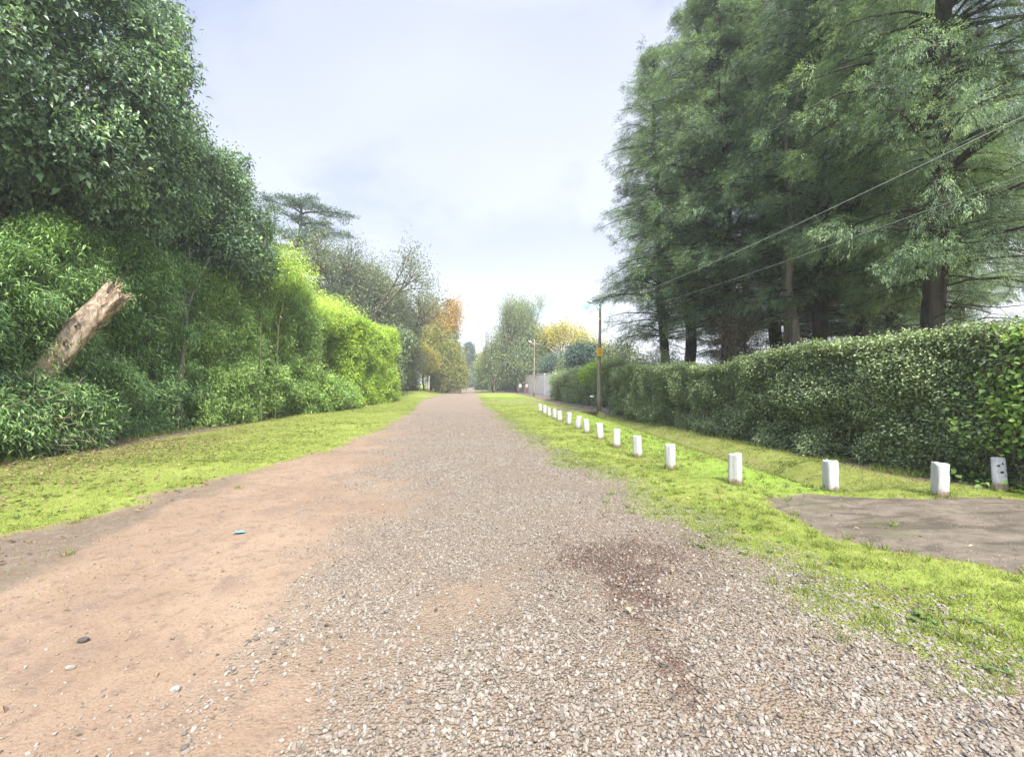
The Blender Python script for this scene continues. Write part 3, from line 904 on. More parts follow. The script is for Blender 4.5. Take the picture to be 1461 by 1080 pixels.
def grow(rng, mb, p, d, length, rad, lvl, tips, maxl, up=0.15, spread=0.6, seg=6, kids=(2, 4)):
    n = 5
    pts = [np.array(p, float)]
    dd = np.array(d, float)
    for i in range(n - 1):
        dd = unit(dd + rng.normal(size=3) * .13 + np.array([0, 0, up * .25]))
        pts.append(pts[-1] + dd * length / (n - 1))
    pts = np.array(pts)
    mb.tube(pts, np.linspace(rad, rad * .55, n), max(3, seg), cap=lvl == 0)
    if lvl >= maxl:
        tips.append((pts[-1], dd)); tips.append((pts[2], dd))
        return
    for k in range(rng.integers(kids[0], kids[1] + 1)):
        t = rng.uniform(.45, 1.0) if k else 1.0
        i = min(n - 1, int(round(t * (n - 1))))
        nd = unit(dd + rand_dirs(rng, 1)[0] * spread * (1.0 if k else .5) + np.array([0, 0, up]))
        grow(rng, mb, pts[i], nd, length * rng.uniform(.6, .85), rad * (.6 if k else .62), lvl + 1, tips, maxl, up, spread, seg - 1, kids)


def branchy_tree(name, label, cat, x, y, H, seed, mat, bark, per=14, leaf=.28, width=.5, cl=.7, trunk=.3, trad=.2, maxl=4, up=.2, spread=.7, droop=.3, tint=.5, group=None, ls=None, kids=(2, 4), z=None):
    """tree whose leaves sit on the ends of a real branching skeleton"""
    rng = np.random.default_rng(seed)
    z0 = z1(x, y) - .05 if z is None else z
    root = thing(name, label, cat, (x, y, z0), 0, group)
    mb = MB(); tips = []
    th = H * trunk
    tp = wander(rng, (0, 0, 0), (rng.normal() * .2, rng.normal() * .2, th), 6, .05)
    mb.tube(tp, np.linspace(trad * 1.25, trad * .9, 6), 9, lump=.12, seed=seed)
    nl = rng.integers(3, 5)
    for k in range(nl):
        a = k * 2 * np.pi / nl + rng.uniform(-.4, .4)
        dd = unit(np.array([math.cos(a) * spread, math.sin(a) * spread, 1.0]))
        grow(rng, mb, tp[-1], dd, (ls or (H - th) * .34), trad * .6, 1, tips, maxl, up, spread, 6, kids)
    T = np.array([t[0] for t in tips]); Dn = np.array([t[1] for t in tips])
    mb.obj('trunk', bark, root)
    if mat is not None:
        lv = Leaves()
        cluster(rng, lv, T, Dn, per, cl * .5, leaf, width * leaf, droop=droop, tint=tint, inward=.1)
        lv.obj('crown', mat, root)
    s = H / max(T[:, 2].max(), 1)
    for ch in root.children:
        ch.scale = (s, s, s)
    return root


def lobed_tree(name, label, cat, x, y, lobes, seed, mat, bark, tips=700, per=30, leaf=.25, width=.5, spread=.45, droop=.4, trad=.25, trunk_top=None, tint=.5, group=None, fill=.35, rough=.3, z=None):
    """dense tree: leaf clusters over a union of lobes (relative to x, y, ground)"""
    rng = np.random.default_rng(seed)
    z0 = z1(x, y) - .05 if z is None else z
    root = thing(name, label, cat, (x, y, z0), 0, group)
    lobes = np.asarray(lobes, float)
    mb = MB()
    cz = trunk_top or float(np.min(lobes[:, 2]))
    tp = wander(rng, (0, 0, 0), (rng.normal() * .15, rng.normal() * .15, cz), 7, .06)
    mb.tube(tp, np.linspace(trad * 1.3, trad * .8, 7), 9, lump=.12, seed=seed)
    for lb in lobes:
        a = wander(rng, tp[-1] if lb[2] > cz - .1 else tp[4], lb[:3], 6, .12)
        mb.tube(a, np.linspace(trad * .6, trad * .2, 6), 6)
        for _ in range(7):
            d = rand_dirs(rng, 1)[0]; d[2] = abs(d[2]) * .6
            mb.tube(wander(rng, a[rng.integers(3, 6)], lb[:3] + d * lb[3:] * .85, 5, .08), np.linspace(trad * .2, trad * .05, 5), 4, cap=False)
    mb.obj('trunk', bark, root)
    P, N = lobe_tips(rng, lobes, tips, rough)
    lv = Leaves()
    cluster(rng, lv, P, N, per, spread, leaf, width * leaf, droop=droop, tint=tint)
    nf = int(tips * fill)
    P2, N2 = lobe_tips(rng, np.concatenate([lobes[:, :3], lobes[:, 3:] * .72], 1), nf, rough)
    cluster(rng, lv, P2, N2, per, spread * 1.2, leaf * 1.5, width * leaf * 1.6, droop=droop, tint=tint)
    lv.obj('crown', mat, root)
    return root


def auto_lobes(rng, cz, rx, rz, n, lr, ry=None):
    ry = ry or rx
    d = rand_dirs(rng, n) * rng.uniform(.45, .8, (n, 1))
    out = [(0, 0, cz, rx * .62, ry * .62, rz * .66)]
    for v in d:
        s = lr * rng.uniform(.75, 1.25)
        out.append((v[0] * rx, v[1] * ry, cz + v[2] * rz, s, s, s * .8))
    return out


# ------------------------------------------------------------------ right side conifers
def conifer_data(seed, H, spread, first, ntier=34, blades=440000, pl=.10, pw=.0135):
    rng = np.random.default_rng(seed)
    mb = MB()
    lean = rng.normal(size=2) * .012 * H
    tp = wander(rng, (0, 0, -.1), (lean[0], lean[1], H), 14, .05)
    r0 = .0138 * H
    rad = np.linspace(1, .12, 14) ** .85 * r0
    rad[0] *= 1.35; rad[1] *= 1.08
    mb.tube(tp, rad, 11, lump=.16, seed=seed)
    cen, outd, prad = [], [], []
    zs = np.sort(first + (H * .985 - first) * rng.random(ntier * 7) ** .95)
    for zz in zs:
        t = (zz - first) / (H - first)
        env = spread * (1 - t) ** .5 * (0.55 + 0.45 * min(1, t / .18)) * (.42 + .66 * rng.random() ** .8)
        env = max(env, .4)
        a = rng.uniform(0, 2 * np.pi)
        f = zz / H * 13
        i = int(f); base = tp[i] + (tp[min(i + 1, 13)] - tp[i]) * (f - i)
        hd = np.array([math.cos(a), math.sin(a), 0])
        n = 7
        s = np.linspace(0, 1, n)
        up = rng.uniform(.15, .75) * (.6 + .6 * t)
        rise = env * (up * s - (up * .55 + .18) * s ** 2.2)
        side = np.array([-hd[1], hd[0], 0]) * rng.normal() * .28
        pts = base + hd * (s * env)[:, None] + side * ((s ** 2) * env)[:, None]
        pts[:, 2] += rise + np.cumsum(rng.normal(size=n)) * .05
        br = max(.010, .0075 * env + .004)
        mb.tube(pts, np.linspace(br * 1.8, br * .35, n), 5, cap=False)
        npf = max(3, int(env * 2.6))
        for k in range(npf):
            u = .24 + .78 * ((k + rng.random()) / npf)
            j = min(n - 2, int(u * (n - 1))); c = pts[j] + (pts[j + 1] - pts[j]) * (u * (n - 1) - j)
            lat = (1 - u * .5) * env * .30
            o = rng.uniform(-1, 1) * lat
            c2 = c + np.array([-hd[1], hd[0], 0]) * o + np.array([0, 0, rng.normal() * .15])
            if abs(o) > .25:
                mb.tube([c - hd * abs(o) * .4, (c + c2) / 2, c2], [.010, .007, .004], 3, cap=False)
            cen.append(c2); outd.append(hd + np.array([-hd[1], hd[0], 0]) * o / (lat + .2) * .8)
            prad.append(rng.uniform(.30, .62) * (.8 + .2 * env / spread))
    # dead twigs low on the trunk
    for _ in range(46):
        zz = rng.uniform(first * .35, first + 2.5)
        a = rng.uniform(0, 2 * np.pi); ln = rng.uniform(.5, 2.4)
        i = int(zz / H * 13)
        p0 = tp[i] + (tp[i + 1] - tp[i]) * (zz / H * 13 - i)
        p1 = p0 + np.array([math.cos(a) * ln, math.sin(a) * ln, rng.uniform(-.35, .3) * ln])
        pp = wander(rng, p0, p1, 6, .05)
        mb.tube(pp, np.linspace(.02, .005, 6), 4, cap=False)
        for q_ in range(3):
            e = pp[rng.integers(2, 6)]
            mb.tube(wander(rng, e, e + rng.normal(size=3) * .35, 4, .03), np.linspace(.008, .003, 4), 3, cap=False)
    cen = np.array(cen); outd = unit(np.array(outd)); prad = np.array(prad)
    NS = 15
    per = max(6, int(blades / len(cen) / NS))
    lv = Leaves()
    ns = len(cen) * NS
    C = np.repeat(cen, NS, 0); O = np.repeat(outd, NS, 0); Rr = np.repeat(prad, NS)[:, None]
    d0 = rand_dirs(rng, ns); d0[:, 2] *= .7
    sb = C + d0 * Rr * (rng.random((ns, 1)) ** .5) * .62 - O * Rr * .25
    sd = unit(O * .9 + d0 * .55 + rand_dirs(rng, ns) * .35 + np.array([0, 0, -.18]))
    sl = rng.uniform(.20, .46, ns)
    st = np.clip(np.repeat(rng.normal(.5, .19, len(cen)), NS) + rng.normal(0, .19, ns), 0, 1)
    n = ns * per
    u = rng.random(n)
    SD = np.repeat(sd, per, 0); SL = np.repeat(sl, per)
    P = np.repeat(sb, per, 0) + SD * (SL * u)[:, None] + rng.normal(size=(n, 3)) * (.05 * (1.1 - u * .7))[:, None]
    P[:, 2] -= SL * u ** 2 * .22
    D = SD + rand_dirs(rng, n) * .55
    D[:, 2] -= .12
    U = rand_dirs(rng, n) * .45; U[:, 2] += 1
    T = np.clip(np.repeat(st, per) + (u - .5) * .25 + rng.normal(0, .08, n), 0, 1)
    lv.add(P, D, U, rng.uniform(.6, 1.3, n) * pl, rng.uniform(.7, 1.3, n) * pw, T)
    return mb.mesh('trunk', BARK_DARK), lv.mesh('crown', M_CONIFER, fold=.15, curl=.22)


CONIF = [conifer_data(101, 21.0, 4.6, 3.7), conifer_data(102, 20.5, 4.4, 4.3), conifer_data(103, 19.5, 4.8, 3.7)]
CGROUP = 'conifers behind the clipped hedge'


def conifer(k, x, y, s, rz, label, sxy=1.0):
    root = thing('conifer_tree', label, 'conifer', (x, y, z1(x, y)), rz, CGROUP)
    root.scale = (s * sxy, s * sxy, s)
    link('trunk', CONIF[k][0], root); link('crown', CONIF[k][1], root)
    return root


conifer(0, 11.3, 9.1, 1.0, 0.3, 'big dark conifer with the thickest furrowed trunk above the near hedge', .86)
conifer(1, 14.3, 13.7, .98, 1.2, 'conifer with an ivy-clad trunk set back between the thickest trunk and the thin grey one')
conifer(2, 11.2, 17.4, 1.06, 2.3, 'tall conifer with a stout dark trunk left of the thin grey trunk')
conifer(1, 11.0, 20.2, 1.04, 4.0, 'slim dark conifer second from the far end of the row')
conifer(0, 11.0, 22.6, .98, 5.1, 'conifer at the far end of the row, its long branches reaching over the utility pole')
conifer(2, 16.6, 15.0, .95, .7, 'conifer deep behind the row, dark trunk seen over the hedge')
conifer(1, 12.2, 13.6, .9, 2.9, 'conifer of dense soft sprays between the stout and the thickest trunks')
conifer(0, 18.5, 20.5, .95, 2.0, 'conifer in the back row behind the slim dark conifer')
conifer(1, 20.5, 15.5, .8, 5.5, 'lower conifer filling the gap low behind the right edge')
conifer(0, 13.0, 16.6, .97, 4.4, 'conifer standing just behind the stout dark trunk')
conifer(2, 21.5, 19.5, .55, 3.0, 'short dark conifer low behind the middle trunks')
conifer(1, 16.5, 25.5, .5, 2.2, 'short dark conifer showing left of the slim trunks')
conifer(0, 24.0, 24.0, .9, 1.0, 'conifer farthest back, glimpsed between the trunks')


def slender(name, label, x, y, H, r, lean, seed, cat='tree'):
    """thin, mostly bare grey trunk with a few dead branches and a small high crown"""
    rng = np.random.default_rng(seed)
    root = thing(name, label, cat, (x, y, z1(x, y)))
    mb = MB()
    tp = wander(rng, (0, 0, -.1), (lean[0], lean[1], H), 12, .06)
    mb.tube(tp, np.linspace(r * 1.2, r * .4, 12), 9, lump=.14, seed=seed)
    tips = []
    for _ in range(26):
        i = rng.integers(3, 12); a = rng.uniform(0, 6.28); ln = rng.uniform(.6, 1.8)
        p1 = tp[i] + np.array([math.cos(a) * ln, math.sin(a) * ln, rng.uniform(-.1, .7)])
        mb.tube(wander(rng, tp[i], p1, 6, .05), np.linspace(.022, .006, 6), 4, cap=False)
        if i > 6: tips.append(p1)
    mb.obj('trunk', BARK_GREY, root)
    lv = Leaves()
    T = np.array(tips)
    cluster(rng, lv, T, rand_dirs(rng, len(T)), 160, .3, .15, .03, droop=.35, tint=.4, flat=.6)
    lv.obj('crown', M_CONIFER, root)
    return root


slender('slender_tree', 'thin pale grey trunk rising straight behind the hedge', 11.2, 13.2, 11, .15, (-.25, .1), 51)
slender('slender_tree', 'thin ivy-covered grey trunk leaning just left of the pale one', 11.4, 14.2, 9, .12, (.35, .2), 52)


def dry_bush(x, y, H, w, seed, label):
    rng = np.random.default_rng(seed)
    root = thing('dry_conifer', label, 'conifer', (x, y, z1(x, y)))
    mb = MB(); cen = []
    mb.tube(wander(rng, (0, 0, 0), (.2, .1, H), 7, .05), np.linspace(.1, .02, 7), 6)
    for _ in range(60):
        zz = H * rng.uniform(.15, .95); a = rng.uniform(0, 6.28); ln = w * (1 - zz / H * .6) * rng.uniform(.5, 1)
        p1 = np.array([math.cos(a) * ln, math.sin(a) * ln, zz - .35 * ln])
        pts = wander(rng, (0, 0, zz), p1, 6, .05)
        mb.tube(pts, np.linspace(.02, .005, 6), 4, cap=False)
        cen += [pts[3], pts[4], pts[5]]
    mb.obj('trunk', BARK_BROWN, root)
    lv = Leaves(); C = np.array(cen)
    cluster(rng, lv, C, unit(C - np.array([0, 0, H * .5])), 75, .26, .17, .022, droop=.7, tint=.5)
    lv.obj('crown', M_DRY, root)


dry_bush(11.0, 16.0, 5.4, 2.4, 61, 'low brownish half-dry conifer under the stout trunk')
dry_bush(12.6, 19.0, 4.8, 2.6, 62, 'brown drooping dry conifer behind the dark slim trunks')


# ------------------------------------------------------------------ hedges
def hedge_leaves(rng, lv, path, hfun, thick, n, per, leaf, width, spread, droop, tint, side, bump=.35, seed=0, top=True, grow_w=None, outward=None, h0fun=None, cvar=.14, rot=False):
    """front + top of a hedge following a polyline. side=+1: front faces +x, -1: front faces -x"""
    path = np.asarray(path, float)
    seg = np.linalg.norm(np.diff(path, axis=0), axis=1); s = np.concatenate([[0], np.cumsum(seg)])
    L = s[-1]
    u = rng.random(n) * L
    if grow_w is not None:                       # more tips near the viewer's end
        u = L * rng.random(n) ** grow_w
    px = np.interp(u, s, path[:, 0]); py = np.interp(u, s, path[:, 1])
    tx = np.interp(u + .05, s, path[:, 0]) - np.interp(u - .05, s, path[:, 0])
    ty = np.interp(u + .05, s, path[:, 1]) - np.interp(u - .05, s, path[:, 1])
    tl = np.hypot(tx, ty) + 1e-9
    nx, ny = ty / tl, -tx / tl                   # right-hand normal
    sg = np.where(nx > 0, 1, -1) * side
    nx, ny = nx * sg, ny * sg
    H = hfun(u)
    h0 = h0fun(u) if h0fun is not None else np.zeros(n)
    v = rng.random(n)
    ftop = thick / (thick + H.mean()) if top else 0
    ist = rng.random(n) < ftop
    cn = fbm(u * 1.5, v * H * 1.5, 0, seed + 5, 3)
    bmp = (fbm(u * .55, v * H * .55, 0, seed, 4) - .5) * 1.8 * bump + (cn - .5) * 2.2 * bump + (fbm(u * 3.6, v * H * 3.6, 0, seed + 6, 2) - .5) * .7 * bump
    inn = -.32 * sstep(.72, 1.0, v) ** 2 * thick * .25 - .10 * sstep(.12, 0, v)
    d_front = bmp + inn
    depth = np.where(ist, -rng.random(n) * thick, d_front)
    zz = np.where(ist, H + (fbm(u * .9, depth * .9, 0, seed + 9, 4) - .5) * 2 * bump * .8, h0 + v * (H - h0))
    X = px + nx * depth; Y = py + ny * depth
    P = np.stack([X, Y, zz + zf(X, Y)], -1)
    N = np.stack([np.where(ist, nx * .2, nx), np.where(ist, ny * .2, ny), np.where(ist, 1.0, .25 + .5 * sstep(.8, 1, v))], -1)
    N = unit(N)
    kp = ist | (rng.random(n) < .12 + .88 * sstep(.40, .50, cn))
    cluster(rng, lv, P[kp], N[kp], per, spread, leaf, width, droop=droop, tint=tint, cvar=cvar, inward=spread * .8)
    # inner body, sparser and larger, keeps the hedge from being see-through
    k = int(n * .8)
    idx = rng.integers(0, n, k)
    P2 = P[idx] - N[idx] * rng.uniform(.4, 1.15, (k, 1)) * min(1.0, thick / 1.3)
    cluster(rng, lv, P2, N[idx], max(4, per // 3), spread * 1.4, leaf * 2.2, width * 2.6, droop=droop, tint=tint, cvar=cvar)


def stems(rng, mb, path, hfun, n, r0, r1, depth, side, leanx=.25):
    path = np.asarray(path, float)
    seg = np.linalg.norm(np.diff(path, axis=0), axis=1); s = np.concatenate([[0], np.cumsum(seg)])
    for _ in range(n):
        u = rng.random() * s[-1]
        x = np.interp(u, s, path[:, 0]) - side * rng.uniform(depth[0], depth[1]); y = np.interp(u, s, path[:, 1])
        h = float(hfun(np.array([u]))[0]) * rng.uniform(.45, .95)
        z = z1(x, y)
        mb.tube(wander(rng, (x, y, z - .05), (x + rng.normal() * leanx, y + rng.normal() * leanx, z + h), 7, .04), np.linspace(rng.uniform(r0, r1), r0 * .5, 7), 5, cap=False)


def right_hedges():
    rng = np.random.default_rng(71)
    root = thing('hedge', 'long clipped grey-green hedge along the right verge beside the bollards', 'hedge', (0, 0, 0))
    path = [(8.35, 3.4), (8.1, 5.6), (7.85, 7.5), (7.6, 9.7), (7.6, 13), (7.6, 18.5), (7.9, 22.4)]
    hf = lambda u: 2.26 + .12 * np.sin(u * .5) + .10 * sstep(5, 0, u) + .1 * (fbm(u * .8, u * 0, 0, 4, 3) - .5) * 2
    lv = Leaves()
    hedge_leaves(rng, lv, path, hf, 1.3, 10500, 36, .058, .036, .08, .15, .5, -1, bump=.30, seed=71, grow_w=1.5)
    # far end cap
    hedge_leaves(rng, lv, [(7.95, 22.5), (9.2, 22.7)], lambda u: np.full_like(u, 2.3), .5, 700, 30, .06, .036, .1, .15, .5, -1, bump=.15, seed=72)
    lv.obj('foliage', M_HEDGE, root)
    mb = MB()
    stems(rng, mb, path, hf, 130, .012, .028, (.3, .9), -1)
    mb.obj('stems', BARK_GREY, root)

    root = thing('hedge', 'shorter ragged hedge farther down the right verge past the utility pole', 'hedge', (0, 0, 0))
    path = [(9.3, 27.2), (8.75, 31), (8.5, 36), (8.3, 41)]
    hf = lambda u: 2.45 + .25 * np.sin(u * .9 + 1) + .35 * sstep(6, 1, u)
    lv = Leaves()
    hedge_leaves(rng, lv, path, hf, 1.2, 2600, 26, .10, .055, .16, .3, .58, -1, bump=.4, seed=73)
    hedge_leaves(rng, lv, [(9.3, 27.1), (10.3, 27.4)], hf, .6, 300, 26, .09, .05, .15, .3, .5, -1, bump=.3, seed=74)
    lv.obj('foliage', M_HEDGE, root)
    mb = MB()
    stems(rng, mb, path, hf, 40, .015, .03, (.3, .8), -1)
    mb.obj('stems', BARK_BROWN, root)

    # climbing vine with broad bright leaves on the near end
    root = thing('climbing_vine', 'bright green heart-leaved vine hanging over the near end of the clipped hedge', 'vine', (0, 0, 0))
    lv = Leaves(); n = 3600
    yy = rng.uniform(4.4, 6.2, n); zz = rng.uniform(.62, 2.45, n)
    cyv = 5.2 + .12 * np.sin(zz * 2.1); w = .46 + .2 * np.sin(zz * 1.7 + .4)
    keep = rng.random(n) < np.exp(-((yy - cyv) / w) ** 2) * (.55 + .45 * sstep(.42, .6, fbm(yy * 3, zz * 3, 0, 9, 3)))
    yy, zz = yy[keep], zz[keep]
    xx = np.interp(yy, [3.4, 5.6, 7.5], [8.35, 8.1, 7.85]) - .16 - rng.random(len(yy)) * .2
    P = np.stack([xx, yy, zz], -1)
    cluster(rng, lv, P, np.tile([-.9, -.25, .3], (len(P), 1)), 2, .05, .07, .064, droop=.8, out=.5, tint=.5)
    lv.obj('foliage', M_VINE, root, fold=.12, broad=True)
    stem_parts(root, TWIG, 9, lambda k: (wander(rng, (7.98, 4.9 + .09 * k, 0), (7.93, 4.9 + .09 * k + rng.normal() * .25, rng.uniform(1.4, 2.5)), 8, .05), np.linspace(.010, .004, 8)))
    # ivy at the foot
    root = thing('ivy', 'dark broad-leaved ivy creeping round the leaning spotted bollard', 'plant', (8.25, 5.75, 0))
    lv = Leaves(); n = 520
    P = np.stack([rng.normal(-.1, .32, n), rng.normal(-.15, .5, n), rng.uniform(.02, .24, n)], -1)
    cluster(rng, lv, P, np.tile([-.4, -.3, .8], (n, 1)), 2, .04, .08, .075, droop=.25, out=.4, tint=.35)
    lv.obj('foliage', M_VINE, root, fold=.12, broad=True)
    # bright sprig on the hedge top
    root = thing('shrub', 'small yellow-green shrub poking above the hedge top', 'shrub', (8.9, 7.0, 2.2))
    lv = Leaves()
    P = rng.normal(size=(240, 3)) * np.array([.26, .34, .13]) + np.array([0, 0, .12])
    cluster(rng, lv, P, unit(P + np.array([0, 0, .2])), 12, .05, .06, .03, droop=-.2, tint=.75)
    lv.obj('foliage', M_LIME, root)
    stem_parts(root, TWIG, 8, lambda k: (wander(rng, (0, 0, -.9), (rng.normal() * .25, rng.normal() * .3, .25), 5, .03), np.linspace(.012, .004, 5)))
    # feathery pale shrub behind the far end of the hedge
    root = thing('shrub', 'pale feathery shrub standing over the far end of the clipped hedge', 'shrub', (9.5, 20.0, 0))
    lv = Leaves()
    P, N = lobe_tips(rng, [(0, 0, 2.3, 1.0, 1.3, 1.0), (-.1, -1.2, 2.1, .8, .9, .8), (.1, 1.3, 2.3, .9, .9, .9)], 420)
    cluster(rng, lv, P, N, 26, .14, .13, .022, droop=-.1, tint=.55)
    lv.obj('foliage', M_SAGE, root)
    stem_parts(root, BARK_GREY, 12, lambda k: (wander(rng, (rng.normal() * .1, rng.normal() * .3, 0), (rng.normal() * .5, rng.normal() * .9, 2.6), 6, .05), np.linspace(.03, .008, 6)))
    # bright bush on the second hedge by the pole
    root = thing('shrub', 'fresh light-green bush rising above the shorter hedge beside the pole', 'shrub', (9.3, 29.0, 0))
    lv = Leaves()
    P, N = lobe_tips(rng, [(0, 0, 2.4, .8, 1.2, .9), (-.2, 1.6, 2.3, .7, 1.0, .7), (.1, 3.2, 2.2, .7, 1.0, .6)], 420)
    cluster(rng, lv, P, N, 20, .16, .14, .07, droop=.2, tint=.45)
    lv.obj('foliage', M_LIME, root)
    stem_parts(root, BARK_GREY, 10, lambda k: (wander(rng, (0, rng.uniform(-.5, 3), 0), (rng.normal() * .4, rng.uniform(-.8, 3.4), 2.6), 6, .05), np.linspace(.03, .008, 6)))


right_hedges()


def left_hedges():
    rng = np.random.default_rng(81)
    CUL = flat_mat('bamboo_stem', (0.24, 0.22, 0.12), (0.12, 0.12, 0.06), 3.0, .6)
    # near dark bank
    root = thing('bamboo_hedge', 'tall dark green bamboo bank under the big glossy trees, nearest on the left', 'hedge', (0, 0, 0))
    path = [(-9.5, 5.0), (-9.55, 9.6), (-9.9, 12.0), (-9.9, 13.5), (-9.7, 16.5)]
    hf = lambda u: 5.0 + .4 * np.sin(u * .9 + .5) + .7 * sstep(6, 11.5, u) + (fbm(u * 1.4, u * 0, 0, 6, 3) - .5) * 1.8
    lv = Leaves()
    hedge_leaves(rng, lv, path, hf, 2.0, 12000, 24, .145, .025, .14, .8, .5, 1, bump=.72, seed=82, cvar=.2)
    lv.obj('foliage', M_BAMBOO, root)
    mb = MB(); stems(rng, mb, path, hf, 60, .012, .022, (.7, 1.4), 1, .2)
    mb.obj('stems', CUL, root)
    # middle, lighter
    root = thing('bamboo_hedge', 'mid green leafy bamboo wall between the dark bank and the lime bamboo', 'hedge', (0, 0, 0))
    path = [(-9.75, 16.3), (-9.3, 19), (-8.95, 21.5), (-8.4, 23.8)]
    hf = lambda u: 5.6 + .5 * np.sin(u * 1.1) + .25 * u * .3 + (fbm(u * 1.4, u * 0, 0, 7, 3) - .5) * 1.6
    lv = Leaves()
    hedge_leaves(rng, lv, path, hf, 1.8, 6400, 24, .165, .030, .16, .7, .58, 1, bump=.66, seed=84, cvar=.2)
    lv.obj('foliage', M_BAMBOO_MID, root)
    mb = MB(); stems(rng, mb, path, hf, 40, .012, .022, (.7, 1.4), 1, .2)
    mb.obj('stems', CUL, root)
    # dead twigs and bare shoots poking out of the bank
    rt = thing('dead_brush', 'thin dry twigs and bare shoots poking from the bamboo bank beyond the snapped trunk', 'brushwood', (-9.3, 13.0, 0))
    TWG = flat_mat('grey_twig', (0.22, 0.19, 0.14), (0.12, 0.10, 0.075), 5.0, .9)
    for k in range(90):
        mb = MB()
        y = -3.2 + 11.0 * rng.random() ** 1.2; z = rng.uniform(.2, 4.6)
        p = np.array([rng.normal(-.35, .22), y, z])
        e = p + np.array([rng.uniform(.1, .5), rng.normal() * .35, rng.uniform(-.25, .6)])
        mb.tube(wander(rng, p, e, 6, .04), np.linspace(rng.uniform(.006, .012), .003, 6), 4, cap=False)
        mb.obj('twig', TWG, rt)
    # lime bamboo plumes arching over the top
    root = thing('bamboo_clump', 'lime green bamboo plumes arching over the top of the hedge', 'bamboo', (-9.9, 21.5, 0))
    lv = Leaves(); mb = MB()
    tips, nr = [], []
    for k in range(330):
        t = rng.random()
        bx, by = rng.normal(0, .5), -3.0 + 13.5 * t
        h = 7.5 - 1.2 * t + 1.1 * math.sin(t * 9) * .4 + rng.uniform(-.9, .5)
        ox = rng.uniform(-.6, 1.9)
        p = np.array([(bx, by, 0), (bx + ox * .1, by, h * .5), (bx + ox * .4, by + rng.normal() * .3, h * .88), (bx + ox * .8, by + rng.normal() * .3, h), (bx + ox * 1.15, by + rng.normal() * .5, h - .5)])
        if k % 3 == 0: mb.tube(p, [.02, .018, .012, .008, .004], 4, cap=False)
        for q_ in range(6):
            u = rng.uniform(1.9, 4); i = min(3, int(u))
            tips.append(p[i] + (p[i + 1] - p[i]) * (u - i) + rng.normal(size=3) * .14); nr.append((.6, -.3, .35))
    cluster(rng, lv, np.array(tips), unit(np.array(nr)), 22, .22, .20, .036, droop=.7, tint=.6, cvar=.2)
    lv.obj('foliage', M_LIME, root)
    mb.obj('stems', CUL, root)
    # far block with hollow
    root = thing('bamboo_hedge', 'bright lime clipped hedge block at the far end of the left hedge', 'hedge', (0, 0, 0))
    path = [(-7.9, 29.2), (-7.45, 32), (-7.1, 36), (-6.9, 39.5), (-7.2, 41.6), (-8.6, 42.3)]
    hf = lambda u: 5.6 + .55 * np.sin(u * .5 + .6) + .8 * sstep(3, 10, u)
    lv = Leaves()
    hedge_leaves(rng, lv, path, hf, 1.8, 5200, 22, .24, .055, .2, .6, .5, 1, bump=.5, seed=85, cvar=.16)
    # near-facing end of the block, beside the hollow
    hedge_leaves(rng, lv, [(-8.0, 29.1), (-9.6, 28.6)], lambda u: np.full_like(u, 5.5), .8, 900, 24, .2, .045, .22, .6, .45, 1, bump=.4, seed=86, cvar=.18)
    lv.obj('foliage', M_LIME, root)
    mb = MB(); stems(rng, mb, path, hf, 60, .012, .022, (.1, .8), 1, .4)
    mb.obj('stems', CUL, root)
    # overhanging top above the hollow
    root = thing('bamboo_clump', 'green bamboo growth overhanging the dark hollow in the hedge', 'bamboo', (-9.6, 26.5, 0))
    lv = Leaves()
    P, N = lobe_tips(rng, [(0, 0, 5.2, 1.1, 3.2, 1.1), (.3, 1.6, 5.6, 1.0, 1.6, 1.0), (-.9, 0, 3.2, .9, 3.4, 2.4)], 900)
    cluster(rng, lv, P, N, 24, .2, .2, .04, droop=.6, tint=.38, cvar=.18)
    lv.obj('foliage', M_LIME, root)
    mb = MB()
    for k in range(26):
        y0 = rng.uniform(-3, 3)
        mb.tube(wander(rng, (-.5, y0, 0), (rng.uniform(-.2, .7), y0 + rng.normal() * .4, rng.uniform(4.6, 6)), 6, .05), np.linspace(.02, .008, 6), 4)
    mb.obj('stems', CUL, root)
    # low bush in front of the hollow
    root = thing('bush', 'low clipped green bush in front of the dark hollow', 'bush', (-7.9, 26.3, 0))
    lv = Leaves()
    P, N = lobe_tips(rng, [(0, 0, .95, .85, 1.5, .95), (.1, 1.7, .8, .8, 1.2, .85), (-.3, -1.7, 1.2, .9, 1.3, 1.2)], 700)
    cluster(rng, lv, P, N, 24, .12, .13, .05, droop=.3, tint=.6, cvar=.16)
    lv.obj('foliage', M_BAMBOO_MID, root)
    stem_parts(root, TWIG, 12, lambda k: (wander(rng, (0, rng.uniform(-2, 2), 0), (rng.normal() * .4, rng.uniform(-2, 2.2), 1.2), 5, .05), np.linspace(.025, .008, 5)))
    # dead brown brush in the hollow
    root = thing('brush_pile', 'heap of dry brown brushwood inside the dark hollow', 'brushwood', (-8.75, 26.8, 1.2))
    mb = MB()
    for k in range(240):
        p = rng.normal(size=3) * np.array([.35, 1.0, .35]) + np.array([0, 0, .35])
        d = rand_dirs(rng, 1)[0] * rng.uniform(.25, .7); d[2] *= .5
        mb.tube(wander(rng, p - d, p + d, 4, .03), [.012, .010, .008, .005], 4, cap=False)
    mb.obj('twigs', flat_mat('dry_twig', (0.30, 0.21, 0.15), (0.13, 0.08, 0.06), 5.0, .9), root)
    lv = Leaves()
    P = rng.normal(size=(900, 3)) * np.array([.4, 1.1, .3]) + np.array([0, 0, .3])
    lv.add(P, rand_dirs(rng, 900), rand_dirs(rng, 900), .12, .06, rng.random(900))
